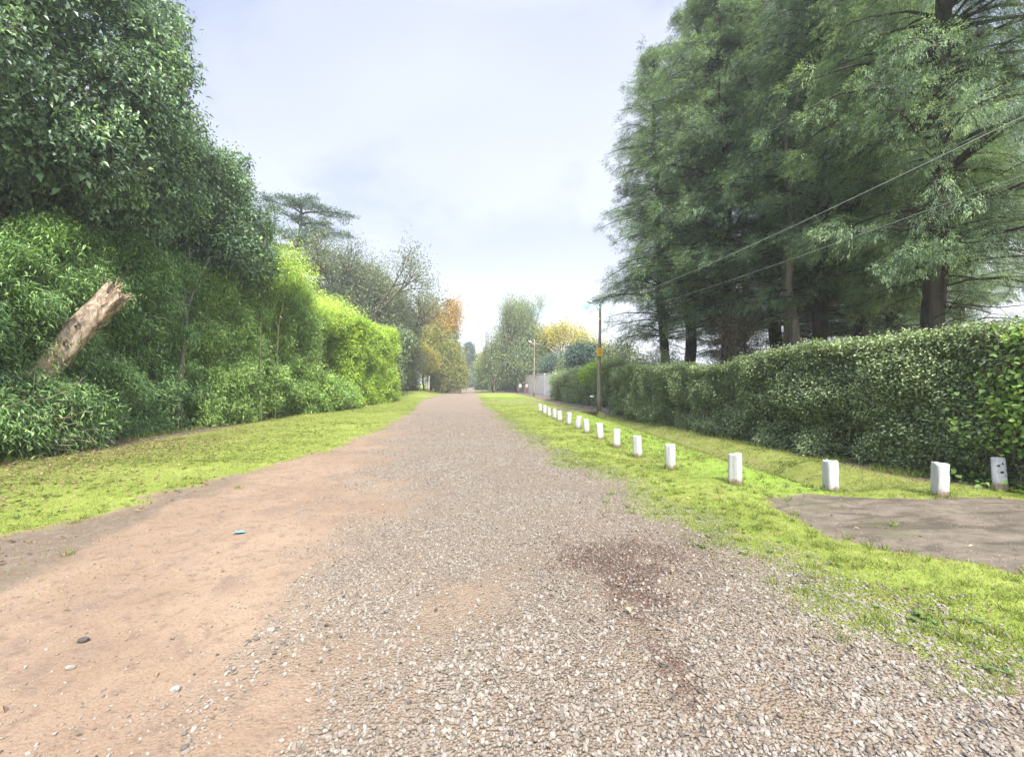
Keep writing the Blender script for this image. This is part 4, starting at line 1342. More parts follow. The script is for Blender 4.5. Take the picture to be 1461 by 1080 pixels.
    lv.obj('dead_leaves', leaf_mat('dry_leaf', [(0, (.12, .07, .05)), (1, (.34, .22, .15))], .8, .1, .15), root)


left_hedges()

# ------------------------------------------------------------------ left big glossy trees
def glossy_tree(label, x, y, lobes, seed, tips):
    rng = np.random.default_rng(seed)
    root = thing('broadleaf_tree', label, 'tree', (x, y, 0), 0, 'glossy broadleaf trees over the left hedge')
    lobes = np.asarray(lobes, float)
    mb = MB()
    for k in range(4):
        a = k * 1.6 + .4
        b0 = np.array([math.cos(a) * .3, math.sin(a) * .3, 0])
        top = np.array([math.cos(a) * 1.4, math.sin(a) * 1.4, 6.2])
        tp = wander(rng, b0, top, 8, .08)
        mb.tube(tp, np.linspace(.17, .09, 8), 8, lump=.12, seed=seed + k)
        for lb in lobes[k::4]:
            a2 = wander(rng, top, lb[:3], 6, .12)
            mb.tube(a2, np.linspace(.09, .03, 6), 6)
            for _ in range(12):
                d = rand_dirs(rng, 1)[0]
                mb.tube(wander(rng, a2[rng.integers(2, 6)], lb[:3] + d * lb[3:] * .95, 6, .06), np.linspace(.025, .006, 6), 4, cap=False)
    mb.obj('trunk', BARK_GREY, root)
    P, N = lobe_tips(rng, lobes, int(tips * 1.5), .52)
    kp = rng.random(len(P)) < .08 + .92 * sstep(.42, .52, fbm(P[:, 0] * 1.0, P[:, 1] * 1.0, P[:, 2] * 1.0, 77, 3))
    P, N = P[kp], N[kp]
    lv = Leaves()
    # leafy shoots: leaves set along short hanging twigs
    cluster(rng, lv, P, N, 26, .16, .135, .066, droop=.55, out=.7, tint=.5, cvar=.2, inward=.25)
    P2, N2 = lobe_tips(rng, np.concatenate([lobes[:, :3], lobes[:, 3:] * .74], 1), tips // 2, .3)
    cluster(rng, lv, P2, N2, 14, .25, .20, .11, droop=.5, tint=.45)
    lv.obj('crown', M_PRIVET, root)
    # dusty brown berry panicles
    k = rng.random(len(P)) < .08
    lb = Leaves()
    cluster(rng, lb, P[k] + N[k] * .05, N[k], 34, .11, .045, .03, droop=.3, tint=.5, inward=.02)
    lb.obj('berries', M_BERRY, root)
    return root


glossy_tree('huge dark glossy-leaved tree towering at the left edge', -12.9, 12.2,
            [(0, 0, 10.5, 3.6, 3.6, 4.2), (2.6, .6, 9.6, 2.1, 2.2, 2.2), (1.8, -1.4, 12.6, 2.1, 2.2, 2.4), (1.9, 1.4, 12.4, 2.0, 2.0, 2.2), (.6, 0, 14.6, 2.2, 2.2, 2.4),
             (1.5, -2.4, 9.0, 2.2, 2.2, 2.0), (2.6, -.4, 7.5, 1.6, 1.8, 1.4), (.5, -3.6, 11.5, 2.4, 2.4, 2.6), (-1.5, -3.0, 8.5, 2.4, 2.6, 2.6), (2.9, 1.8, 7.8, 1.5, 1.6, 1.5),
             (.8, -3.4, 14.4, 2.0, 2.0, 2.2), (3.3, .9, 11.0, 1.3, 1.4, 1.4), (-1.2, -.5, 6.7, 2.8, 3.2, 1.9), (0.6, .8, 6.5, 1.8, 2.0, 1.2)], 91, 4000)
glossy_tree('dark glossy-leaved tree behind the big one with a domed crown', -12.4, 18.2,
            [(0, 0, 8.6, 3.0, 3.2, 3.0), (1.9, -.6, 9.6, 1.7, 1.8, 1.7), (2.5, .8, 8.2, 1.5, 1.6, 1.6), (.8, 1.2, 10.4, 1.7, 1.8, 1.5), (2.6, -.6, 6.9, 1.4, 1.6, 1.3), (1.2, -2.0, 9.0, 1.7, 1.7, 1.7), (3.1, .6, 6.6, 1.0, 1.2, 1.0), (.4, -1.0, 10.6, 1.4, 1.4, 1.2)], 92, 2000)


glossy_tree('shadowed glossy-leaved tree at the left edge behind the snapped trunk', -17.2, 13.8,
            [(0, 0, 8.0, 3.6, 4.2, 3.4), (1.5, -2.5, 6.4, 2.6, 2.8, 2.4), (1.6, 2.4, 6.6, 2.4, 2.8, 2.4), (0, -3.2, 9.2, 2.8, 2.8, 2.8)], 93, 1500)


def forked_stem():
    rng = np.random.default_rng(15)
    root = thing('forked_stem', 'pale thin forked trunk standing in the bamboo under the domed tree', 'tree', (-9.75, 15.3, 2.6))
    mb = MB()
    mb.tube(wander(rng, (0, 0, -2.5), (.1, .15, 1.6), 8, .04), np.linspace(.085, .065, 8), 8, lump=.1, seed=3)
    mb.tube(wander(rng, (.1, .15, 1.5), (-.05, .6, 3.8), 7, .04), np.linspace(.055, .03, 7), 7)
    mb.tube(wander(rng, (.1, .15, 1.45), (.45, .9, 3.6), 7, .04), np.linspace(.05, .025, 7), 7)
    mb.obj('trunk', BARK_GREY, root)
    lv = Leaves()
    P = np.array([(-.05, .6, 3.8), (.45, .9, 3.6), (0, .5, 3.3), (.35, .7, 3.3)]) + np.array([0, 0, .1])
    cluster(rng, lv, P, unit(P * 0 + np.array([.3, 0, .6])), 60, .25, .11, .05, tint=.5)
    lv.obj('crown', M_PRIVET, root)


forked_stem()


def broken_trunk():
    rng = np.random.default_rng(33)
    root = thing('broken_trunk', 'pale leaning snapped trunk with splintered end sticking out of the hedge', 'tree stump', (0, 0, 0))
    m, k = nmat('torn_wood')
    tcn = k.n('ShaderNodeTexCoord'); uvw = k.n('ShaderNodeMapping', ins={0: tcn.outputs['Object'], 2: (R(-25), R(28), 0), 3: (1, 1, .22)}).outputs[0]
    n1 = k.noise(uvw, 7.0, 7.0, .7, .5); n2 = k.noise(tcn.outputs['Object'], 1.9, 4.0, .6); n3 = k.noise(uvw, 26.0, 5.0, .65)
    c = k.mix(k.mapr(n1, .38, .64), (.15, .105, .075), (.42, .33, .24))
    c = k.mix(k.mapr(n3, .48, .68, 0, .7), c, (.56, .46, .35))
    c = k.mix(k.mapr(n2, .54, .64, 0, .6), c, k.mix(k.mapr(n3, .4, .65), (.06, .052, .042), (.17, .145, .115)))
    bp = k.n('ShaderNodeBump', ins={'Strength': 1.0, 'Distance': .04, 'Height': k.math('ADD', n1, k.math('MULTIPLY', n3, .5))})
    p = k.n('ShaderNodeBsdfPrincipled', ins={'Base Color': c, 'Roughness': .92, 'Normal': bp.outputs[0], 'Specular IOR Level': .15})
    k.n('ShaderNodeOutputMaterial', ins={'Surface': p.outputs[0]})
    p0 = np.array([-9.85, 9.9, .9]); p1 = np.array([-9.32, 10.75, 2.35]); p2 = np.array([-8.86, 11.65, 4.05])
    NR, NSG = 90, 56
    t = np.linspace(0, 1, NR)[:, None]
    a = p0 * (1 - t) ** 2 + 2 * p1 * t * (1 - t) + p2 * t ** 2
    a += np.stack([np.sin(t[:, 0] * 7) * .03, np.cos(t[:, 0] * 5) * .03, 0 * t[:, 0]], -1)
    tan = unit(np.gradient(a, axis=0)); u = unit(np.cross(tan, np.array([0, 0, 1.]))); w = np.cross(u, tan)
    th = np.linspace(0, 2 * np.pi, NSG, endpoint=False)
    ct, st_ = np.cos(th), np.sin(th)
    A, B = np.meshgrid(np.arange(NR) / NR * 3.6, th, indexing='ij')
    ridg = fbm(np.cos(B) * 4 + 9, np.sin(B) * 4 + 9, A * .9, 3, 4) - .5
    lump = fbm(np.cos(B) * 1.2 + 9, np.sin(B) * 1.2 + 9, A * 1.3, 8, 3) - .5
    plate = np.round(fbm(np.cos(B) * 2 + 5, np.sin(B) * 2 + 5, A * 2.2, 12, 2) * 6) / 6 - .5
    rad = .255 * (1 + .42 * ridg + .42 * lump + .30 * plate)
    # torn end: the rim breaks off at different lengths round the trunk
    brk = .93 + .12 * (fbm(ct * 2.5 + 4, st_ * 2.5 + 4, 0, 21, 3) - .5) * 2 + .05 * (rng.random(NSG) - .5)
    tt = np.minimum(t, brk[None, :])
    idx = np.clip(tt * (NR - 1), 0, NR - 1); i0 = np.floor(idx).astype(int); i1 = np.minimum(i0 + 1, NR - 1); fr = (idx - i0)[..., None]
    cen = a[i0] * (1 - fr) + a[i1] * fr; uu = u[i0]; ww = w[i0]
    over = np.clip((t - brk[None, :]) / .08, 0, 1)
    rad = rad * (1 - .55 * over)
    v = cen + uu * (rad * ct)[..., None] + ww * (rad * st_)[..., None]
    i = np.arange(NR - 1)[:, None] * NSG; jj = np.arange(NSG)[None]; j2 = (jj + 1) % NSG
    mb = MB(); mb.add(v.reshape(-1, 3), np.stack([i + jj, i + j2, i + NSG + j2, i + NSG + jj], -1).reshape(-1, 4))
    mb.add(np.vstack([v[-1], a[-4][None]]), None, [(q_, (q_ + 1) % NSG, NSG) for q_ in range(NSG)])
    mb.obj('log', m, root, smooth=True)
    ax = tan[-1]; ue, we = u[-1], w[-1]
    SP = bark_mat('splinter', (.24, .16, .10), (.50, .38, .26), 9.0, .3)
    for q_ in range(54):
        side = q_ % 3 > 0
        an = rng.normal(-.9, .8) if side else rng.uniform(0, 6.28)      # mostly on the road-facing, lower side
        back = rng.uniform(.0, 1.1) if side else rng.uniform(0, .12)
        ib = int((1 - back / 3.4) * (NR - 1))
        r0 = .24 if side else rng.uniform(.10, .25)
        o = u[ib] * math.cos(an) + w[ib] * math.sin(an)
        b0 = a[ib] + o * r0
        ln = rng.uniform(.12, .38) if side else rng.uniform(.05, .16)
        e = b0 + ax * ln + o * rng.uniform(.0, .09) + np.array([0, 0, -.10 * ln]) + rng.normal(size=3) * .05
        mb = MB(); mb.tube(wander(rng, b0 - ax * .05, e, 5, .014), np.linspace(rng.uniform(.008, .026), rng.uniform(.002, .008), 5), 5)
        mb.obj('splinter', SP, root, smooth=False)
    for q_ in range(7):
        ib = rng.integers(25, 70); an = rng.uniform(-2.0, 1.0)
        o = u[ib] * math.cos(an) + w[ib] * math.sin(an)
        b0 = a[ib] + o * .25
        mb = MB(); mb.tube(wander(rng, b0, b0 + tan[ib] * rng.uniform(-.3, .45) + o * .05 + rng.normal(size=3) * .08, 6, .03), np.linspace(.02, .008, 6), 5)
        mb.obj('bark_strip', SP if q_ % 2 else BARK_BROWN, root)


broken_trunk()


def trunk_foot():
    rng = np.random.default_rng(35)
    root = thing('bamboo_clump', 'leafy bamboo sprays growing over the foot of the snapped trunk', 'bamboo', (-9.3, 10.15, 0))
    lv = Leaves()
    P, N = lobe_tips(rng, [(0, 0, .75, .45, .9, .75), (-.1, -.7, 1.0, .4, .6, .7), (0.1, .9, .8, .45, .8, .8)], 330)
    cluster(rng, lv, P, N, 22, .15, .145, .025, droop=.75, tint=.45, cvar=.2)
    lv.obj('foliage', M_BAMBOO, root)
    mb = MB()
    for k in range(16):
        mb.tube(wander(rng, (rng.normal() * .1, rng.uniform(-.7, 1), 0), (rng.normal() * .3, rng.uniform(-.9, 1.2), 1.8), 6, .04), np.linspace(.014, .005, 6), 4)
    mb.obj('stems', TWIG, root)


trunk_foot()


def dead_tangle():
    rng = np.random.default_rng(34)
    root = thing('dead_brush', 'tangle of dry straw-coloured twigs below the snapped trunk', 'brushwood', (-9.25, 10.0, 0))
    mb = MB()
    for k in range(110):
        p = np.array([rng.normal(0, .25), rng.normal(.1, .5), rng.uniform(.05, 1.5)])
        d = rand_dirs(rng, 1)[0] * rng.uniform(.2, .6)
        mb.tube(wander(rng, p - d, p + d, 5, .04), [.009, .008, .007, .005, .003], 4, cap=False)
    mb.obj('twigs', flat_mat('straw_twig', (0.30, 0.26, 0.17), (0.16, 0.13, 0.08), 5.0, .9), root)


dead_tangle()

# ------------------------------------------------------------------ distant trees, left
def cedar(label, x, y, H, wid, seed, rz=0.0):
    rng = np.random.default_rng(seed)
    root = thing('cedar_tree', label, 'cedar', (x, y, z1(x, y)), rz, 'flat-topped cedars on the left')
    mb = MB()
    tp = wander(rng, (0, 0, 0), (.5, .2, H), 12, .12)
    mb.tube(tp, np.linspace(.5, .09, 12), 9, lump=.1, seed=seed)
    C, N = [], []
    for lev, zz in enumerate(np.linspace(H * .50, H * .985, 9)):
        t = (zz / H - .50) / .49
        nb = 5 if t < .85 else 6
        for k in range(nb):
            a = rng.uniform(0, 6.28)
            ln = wid * max(1 - t, .001) ** .55 * rng.uniform(.5, 1.1) + .24 * wid * (t > .85) * rng.uniform(.5, 1)
            i = min(10, int(zz / H * 11)); b0 = tp[i] + (tp[i + 1] - tp[i]) * (zz / H * 11 - i)
            hd = np.array([math.cos(a), math.sin(a), 0])
            s = np.linspace(0, 1, 7)
            pts = b0 + hd * (s * ln)[:, None] + rng.normal(size=(7, 3)) * .12
            pts[0] = b0
            pts[:, 2] = b0[2] + ln * (.32 * s - .28 * s ** 2) + rng.normal(size=7) * .06
            mb.tube(pts, np.linspace(.13, .03, 7), 5, cap=False)
            for q_ in range(int(5 + ln * 2.2)):
                u = rng.uniform(.35, 1.03)
                j = min(5, int(u * 6)); c = pts[j] + (pts[j + 1] - pts[j]) * (u * 6 - j)
                lat = np.array([-hd[1], hd[0], 0]) * rng.normal() * ln * .20 * (1.0 - .5 * u)
                C.append(c + lat + np.array([0, 0, rng.normal() * .08 + .05])); N.append((hd[0] * .5, hd[1] * .5, .2))
    mb.obj('trunk', BARK_DARK, root)
    lv = Leaves(); C = np.array(C); N = unit(np.array(N))
    cluster(rng, lv, C, N, 34, .36, .34, .085, droop=.05, tint=.5, flat=.28, inward=.15)
    lv.obj('crown', M_CEDAR, root)
    return root


cedar('flat-topped dark cedar rising clear above the lime bamboo', -21.4, 55, 24.3, 10.8, 201)
cedar('second cedar half hidden behind the domed glossy tree', -31.0, 60, 24.5, 9.5, 202)

rngL = np.random.default_rng(300)
TG = 'trees lining the far left of the road'
branchy_tree('olive_tree', 'greyish olive-green tree with bare upper twigs beside the cedar', 'tree', -13.2, 54, 19.0, 301, M_OLIVE, BARK_BROWN, per=34, leaf=.26, width=.5, cl=1.5, trad=.3, maxl=4, spread=.8, group=TG, kids=(3, 4))
lobed_tree('olive_tree', 'thick grey-olive tree whose crown fills in below the bare upper twigs', 'tree', -13.6, 57, [(0, 0, 9.0, 4.6, 4.2, 4.6), (-2.6, 0, 11.5, 2.8, 2.8, 2.8), (2.2, 0, 11.8, 2.8, 2.8, 2.8), (.2, 0, 14.0, 2.6, 2.4, 2.2), (3.4, -1, 7.5, 2.4, 2.4, 2.8), (-4.0, 0, 8.0, 2.6, 2.4, 3)], 321, M_OLIVE, BARK_BROWN, tips=1300, per=26, leaf=.27, spread=.6, group=TG, tint=.5, rough=.6)
branchy_tree('olive_tree', 'spreading grey-brown tree with arching bare limbs next down the road', 'tree', -11.2, 61, 16.2, 302, M_OLIVE, BARK_BROWN, per=30, leaf=.26, width=.5, cl=1.5, trad=.28, maxl=4, spread=.95, tint=.45, group=TG, kids=(3, 4))
lobed_tree('olive_tree', 'wide dull olive tree whose skirts reach the ground behind the lime hedge', 'tree', -11.8, 64, [(0, 0, 7.0, 3.8, 3.6, 4.6), (2.0, 0, 9.5, 2.4, 2.4, 2.4), (-2.2, 0, 10.5, 2.6, 2.4, 2.6), (2.6, -.6, 4.8, 2.2, 2.2, 2.8), (-2.5, 0, 4.5, 2.6, 2.4, 3.4)], 322, M_OLIVE, BARK_BROWN, tips=1000, per=24, leaf=.27, spread=.6, group=TG, tint=.5, rough=.6)
lobed_tree('olive_tree', 'low dull green tree right behind the far end of the lime hedge', 'tree', -9.4, 50, auto_lobes(rngL, 4.6, 2.6, 4.2, 9, 1.5), 303, M_SAGE, BARK_BROWN, tips=700, per=24, leaf=.22, group=TG, tint=.3)
lobed_tree('olive_tree', 'pale olive tree filling the gap above the lime hedge', 'tree', -17.5, 50, auto_lobes(rngL, 9.5, 3.8, 4.8, 8, 2.0), 304, M_SAGE, BARK_BROWN, tips=800, per=22, leaf=.26, group=TG, tint=.45)
branchy_tree('autumn_tree', 'orange-leaved autumn tree, the tallest orange crown on the left', 'tree', -5.7, 78, 17.4, 305, M_ORANGE, BARK_BROWN, per=40, leaf=.32, width=.6, cl=1.6, trad=.28, maxl=4, spread=.6, group=TG, kids=(3, 4), tint=.6)
lobed_tree('autumn_tree', 'dull yellow tree with orange patches under the tallest orange crown', 'tree', -6.6, 75, [(0, 0, 7.5, 2.6, 2.6, 3.6), (1.3, 0, 9.8, 1.8, 1.8, 1.8), (-1.5, 0, 9.0, 1.9, 1.8, 2.2)], 323, M_YELLOW, BARK_BROWN, tips=520, per=22, leaf=.28, spread=.6, group=TG, tint=.35, rough=.5)
lobed_tree('autumn_tree', 'yellow-green rounded tree leaning over the road edge on the left', 'tree', -3.7, 74, [(0, 0, 5.2, 2.4, 2.4, 3.6), (1.2, -.2, 4.0, 1.9, 1.9, 2.4), (-1.3, 0, 4.2, 1.9, 1.9, 2.8), (.2, 0, 7.6, 1.6, 1.6, 1.6), (1.6, -.4, 2.4, 1.4, 1.4, 1.6), (-.4, -.6, 2.4, 1.8, 1.5, 1.8)], 306, M_YELLOW, BARK_BROWN, tips=800, per=22, leaf=.26, spread=.55, group=TG, tint=.22, rough=.5)
lobed_tree('autumn_tree', 'golden yellow young tree beside the whitewashed trunk', 'tree', -7.2, 70, auto_lobes(rngL, 5.2, 1.7, 2.9, 6, 1.1), 307, M_YELLOW, BARK_BROWN, tips=360, per=20, leaf=.24, spread=.5, group=TG, tint=.6, trad=.12, rough=.5)
lobed_tree('undergrowth_bush', 'dark bushy undergrowth behind the whitewashed trunk', 'bush', -10.2, 68, auto_lobes(rngL, 2.0, 3.6, 2.4, 9, 1.4), 308, M_OLIVE, BARK_BROWN, tips=600, per=22, leaf=.22, tint=.2, trad=.08)
lobed_tree('undergrowth_bush', 'low grey-green bush at the road edge beyond the yellow-green tree', 'bush', -4.6, 88, auto_lobes(rngL, 1.6, 2.6, 1.9, 8, 1.2), 324, M_TEAL, BARK_BROWN, tips=380, per=20, leaf=.26, tint=.35, trad=.08)


def white_trunk():
    rng = np.random.default_rng(309)
    x, y = -6.3, 68.5
    root = thing('young_tree', 'small tree with a whitewashed trunk in a red mulch ring', 'tree', (x, y, z1(x, y)))
    mb = MB(); mb.tube(wander(rng, (0, 0, 0), (.1, 0, 2.6), 6, .04), np.linspace(.17, .12, 6), 8)
    mb.obj('trunk', flat_mat('whitewash', (.66, .62, .55), (.45, .40, .33), 3.0, .9), root)
    mb = MB(); tips = []
    for k in range(5):
        grow(rng, mb, (.1, 0, 2.5), unit(np.array([math.cos(k * 1.3), math.sin(k * 1.3), 1.2])), 1.3, .06, 1, tips, 3, .2, .7, 5, (2, 3))
    mb.obj('limbs', BARK_BROWN, root)
    lv = Leaves(); T = np.array([t[0] for t in tips]); D = np.array([t[1] for t in tips])
    cluster(rng, lv, T, D, 16, .3, .26, .14, tint=.5)
    lv.obj('crown', M_YELLOW, root)
    mb = MB(); mb.lathe([(1.0, -.02), (1.0, .03), (.8, .10), (.3, .14)], 16, .15, 4)
    mb.obj('mulch_ring', flat_mat('red_mulch', (.22, .07, .04), (.12, .04, .025), 6.0, .95), root)


white_trunk()


def dark_cone(label, x, y, H, w, seed, sc=1.0, mat=M_TEAL):
    """far conifer"""
    rng = np.random.default_rng(seed)
    root = thing('far_conifer', label, 'conifer', (x, y, z1(x, y)), 0, 'conifers far down the road')
    mb = MB(); mb.tube(wander(rng, (0, 0, 0), (0, 0, H), 8, .05), np.linspace(.35, .04, 8), 7)
    C, N = [], []
    for k in range(210):
        t = rng.random() ** .9
        zz = H * (.06 + .93 * t); a = rng.uniform(0, 6.28); ln = w * (1 - t) ** .75 * rng.uniform(.6, 1.1) + .15
        p1 = np.array([math.cos(a) * ln, math.sin(a) * ln, zz - .15 * ln])
        mb.tube([(0, 0, zz), p1 * np.array([.5, .5, 1]) + np.array([0, 0, .1]), p1], [.05, .03, .012], 4, cap=False)
        for u in (.4, .7, 1.0):
            C.append(np.array([p1[0] * u, p1[1] * u, zz - .15 * ln * u])); N.append((math.cos(a), math.sin(a), .1))
    mb.obj('trunk', BARK_DARK, root)
    lv = Leaves(); C = np.array(C)
    cluster(rng, lv, C, unit(np.array(N)), 15, .42 * sc, .5 * sc, .13 * sc, droop=.4, tint=.4, flat=.6)
    lv.obj('crown', mat, root)


dark_cone('tall dark conifer behind the orange autumn tree', -4.2, 96, 20.5, 4.2, 311, 1.2, M_CEDAR)
dark_cone('grey-blue conifer at the far end of the road', 0.4, 150, 16.0, 5.0, 312, 1.6)
dark_cone('shorter hazy conifer at the very end of the road', 4.2, 175, 13.0, 5.0, 313, 1.8)
dark_cone('hazy conifer left of the road end, behind the yellow-green tree', -5.5, 135, 17.5, 5.0, 314, 1.6, M_CEDAR)
lobed_tree('far_tree', 'hazy grey-green tree closing the road end', 'tree', 7.5, 165, auto_lobes(rngL, 6.0, 5.5, 5.5, 8, 2.6), 315, M_TEAL, BARK_DARK, tips=420, per=18, leaf=.55, tint=.4)
lobed_tree('far_tree', 'far low green tree on the left of the road end', 'tree', -2.6, 120, auto_lobes(rngL, 3.8, 3.2, 3.8, 8, 1.7), 316, M_OLIVE, BARK_DARK, tips=380, per=18, leaf=.40, tint=.5)


def yucca():
    rng = np.random.default_rng(320)
    root = thing('palm', 'spiky-leaved palm poking up behind the lime bamboo', 'palm', (-16.0, 40, 0))
    mb = MB(); mb.tube(wander(rng, (0, 0, 0), (.1, 0, 9.5), 8, .06), np.linspace(.22, .16, 8), 8, lump=.1)
    mb.obj('trunk', BARK_BROWN, root)
    lv = Leaves(); n = 130
    D = rand_dirs(rng, n); D[:, 2] = D[:, 2] * .6 + .35
    lv.add(np.tile([.1, 0, 9.5], (n, 1)), D, rand_dirs(rng, n) * .3 + np.array([0, 0, 1]), rng.uniform(1.1, 1.8, n), .11, rng.uniform(.3, .9, n))
    lv.obj('crown', M_TEAL, root, mid=.3, curl=.15)


yucca()

# ------------------------------------------------------------------ distant trees, right
RG = 'trees lining the far right of the road'
branchy_tree('poplar_tree', 'tall airy grey-green tree with thin upright twigs, tallest on the far right', 'tree', 8.9, 73.5, 17.6, 401, M_SAGE, BARK_GREY, per=26, leaf=.24, width=.5, cl=1.5, trunk=.15, trad=.26, maxl=5, up=.5, spread=.45, group=RG, kids=(2, 3))
lobed_tree('poplar_tree', 'broad sage-green tree massed round the foot of the airy tall one', 'tree', 8.9, 75.5, [(0, 0, 6.2, 4.4, 4.0, 3.6), (-2.8, 0, 7.2, 2.4, 2.4, 2.8), (3.0, 0, 6.8, 2.6, 2.6, 2.8), (.2, 0, 10.0, 3.6, 3.2, 3.0), (.3, 0, 13.2, 2.2, 2.2, 2.8), (-4.4, -.5, 4.8, 2.0, 2.0, 2.4), (4.4, 0, 5.0, 2.0, 2.0, 2.4), (-5.6, 0, 3.4, 1.4, 1.4, 2.0)], 402, M_SAGE, BARK_GREY, tips=1500, per=20, leaf=.27, spread=.75, group=RG, tint=.45, rough=.6, fill=.3)
branchy_tree('bare_tree', 'bare leafless tree with thin twigs against the white sky', 'tree', 4.4, 73, 11.8, 403, None, BARK_BROWN, trunk=.2, trad=.16, maxl=6, up=.3, spread=.75, group=RG, kids=(2, 3))
branchy_tree('autumn_tree', 'thin yellowish tree beside the road under the bare one', 'tree', 4.6, 79, 8.0, 404, M_YELLOW, BARK_BROWN, per=24, leaf=.26, width=.6, cl=1.4, trad=.14, maxl=4, spread=.8, group=RG, tint=.3)
lobed_tree('far_bush', 'dark green bush at the right foot of the road end', 'bush', 5.4, 98, auto_lobes(rngL, 1.9, 3.6, 2.2, 9, 1.4), 405, M_TEAL, BARK_DARK, tips=480, per=18, leaf=.34, tint=.35)
lobed_tree('far_bush', 'added dark thicket standing in for shade under the broad sage-green tree', 'bush', 9.6, 90, auto_lobes(rngL, 1.6, 5.0, 1.9, 10, 1.4, 2.5), 414, M_OLIVE, BARK_DARK, tips=520, per=20, leaf=.3, tint=.2)  # bush added to fill the shadowed gap under the crown with dark
lobed_tree('far_tree', 'pale green tree on the right, nearest the road end', 'tree', 4.6, 108, auto_lobes(rngL, 4.4, 3.4, 4.2, 8, 1.8), 406, M_SAGE, BARK_GREY, tips=380, per=18, leaf=.42, tint=.5)
branchy_tree('autumn_tree', 'broad yellow-crowned tree with bare limbs showing beneath, behind the wall', 'tree', 17.0, 76, 12.2, 407, M_YELLOW, BARK_GREY, per=34, leaf=.28, width=.6, cl=1.5, trunk=.3, trad=.24, maxl=4, up=.1, spread=1.0, group=RG, kids=(3, 4), tint=.6)
branchy_tree('autumn_tree', 'smaller yellow-green tree right of the yellow-crowned one, behind the pole', 'tree', 21.5, 70, 9.5, 408, M_YELLOW, BARK_GREY, per=30, leaf=.28, width=.6, cl=1.5, trunk=.3, trad=.2, maxl=4, up=.1, spread=.9, group=RG, kids=(3, 4), tint=.35)
lobed_tree('evergreen_tree', 'round dark evergreen standing over the shorter hedge', 'tree', 12.3, 45, auto_lobes(rngL, 4.4, 1.9, 1.9, 8, 1.0), 409, M_TEAL, BARK_DARK, tips=420, per=22, leaf=.20, group=RG, tint=.25)
lobed_tree('evergreen_tree', 'blue-green evergreen just above the pale wall', 'tree', 12.6, 62, auto_lobes(rngL, 4.0, 2.1, 2.3, 7, 1.1), 410, M_TEAL, BARK_DARK, tips=380, per=20, leaf=.24, group=RG, tint=.5)
lobed_tree('evergreen_tree', 'dark bluish tree behind the two standing people', 'tree', 13.0, 86, auto_lobes(rngL, 3.4, 3.4, 3.2, 8, 1.6), 411, M_TEAL, BARK_DARK, tips=420, per=20, leaf=.3, group=RG, tint=.3)
lobed_tree('far_tree', 'light olive tree between the yellow crown and the pole', 'tree', 15.5, 58, auto_lobes(rngL, 4.6, 2.4, 2.6, 7, 1.3), 412, M_SAGE, BARK_GREY, tips=400, per=20, leaf=.24, group=RG, tint=.5)
lobed_tree('far_tree', 'dull green bushy tree behind the gate posts', 'tree', 13.8, 36, auto_lobes(rngL, 3.0, 2.2, 2.6, 8, 1.2), 413, M_OLIVE, BARK_DARK, tips=420, per=22, leaf=.17, group=RG, tint=.4)

def woods():
    rng = np.random.default_rng(440)
    lb = []
    for k in range(150):
        x = rng.uniform(-260, 300)
        y = 250 + rng.uniform(0, 60) - .12 * abs(x)
        r = rng.uniform(4, 7)
        lb.append((x, y, r * rng.uniform(.7, 1.4), r, r, r * rng.uniform(.8, 1.3)))
    P, N = lobe_tips(rng, lb, 9000, .5)
    lv = Leaves()
    cluster(rng, lv, P, N, 9, 1.0, 1.2, .9, droop=.2, tint=.4)
    stuff(lv.obj('distant_woods', M_OLIVE))


woods()

# ------------------------------------------------------------------ wall, poles, wires, posts
def wall(label, a, b_, h, th, mat, panels, name='wall'):
    a = np.array(a, float); b_ = np.array(b_, float); L = np.linalg.norm(b_ - a)
    ang = math.atan2(b_[1] - a[1], b_[0] - a[0])
    root = thing(name, label, 'wall', (a[0], a[1], z1(*a)), ang)
    for k in range(panels):
        x0 = L * k / panels; x1 = L * (k + 1) / panels
        mb = MB(); mb.box((x0 + .03, -th / 2, -.2), (x1 - .03, th / 2, h), .015)
        mb.obj('panel', mat, root, smooth=False)
        mb = MB(); mb.box((x0 - .06, -th / 2 - .04, -.2), (x0 + .027, th / 2 + .04, h + .06), .01)
        mb.obj('pier', mat, root, smooth=False)
    mb = MB(); mb.box((-.06, -th / 2 - .05, h + .063), (L, th / 2 + .05, h + .13), .012)
    mb.obj('coping', mat, root, smooth=False)


WALL_W = flat_mat('pale_render', (.80, .78, .74), (.70, .68, .65), 1.5, .9, bump=.2)
WALL_G = flat_mat('grey_render', (.76, .71, .70), (.66, .61, .60), 1.5, .9, bump=.2)
wall('plain off-white wall section at the near end, brighter and taller', (10.55, 57.0), (10.95, 52.6), 2.80, .18, WALL_W, 1)
wall('greyish pink wall of several panels running on past the off-white section', (9.85, 76.5), (10.58, 57.6), 2.85, .16, WALL_G, 5)

POLEW = bark_mat('pole_wood', (.17, .14, .11), (.36, .31, .25), 12.0, .06, .9, .4)
METAL = flat_mat('galvanised', (.50, .52, .53), (.38, .40, .41), 12.0, .45, .6)
LAMPW = flat_mat('lamp_housing', (.72, .73, .74), (.6, .61, .62), 9.0, .4)
DARKM = flat_mat('dark_metal', (.05, .05, .05), (.03, .03, .03), 9.0, .5, .4)


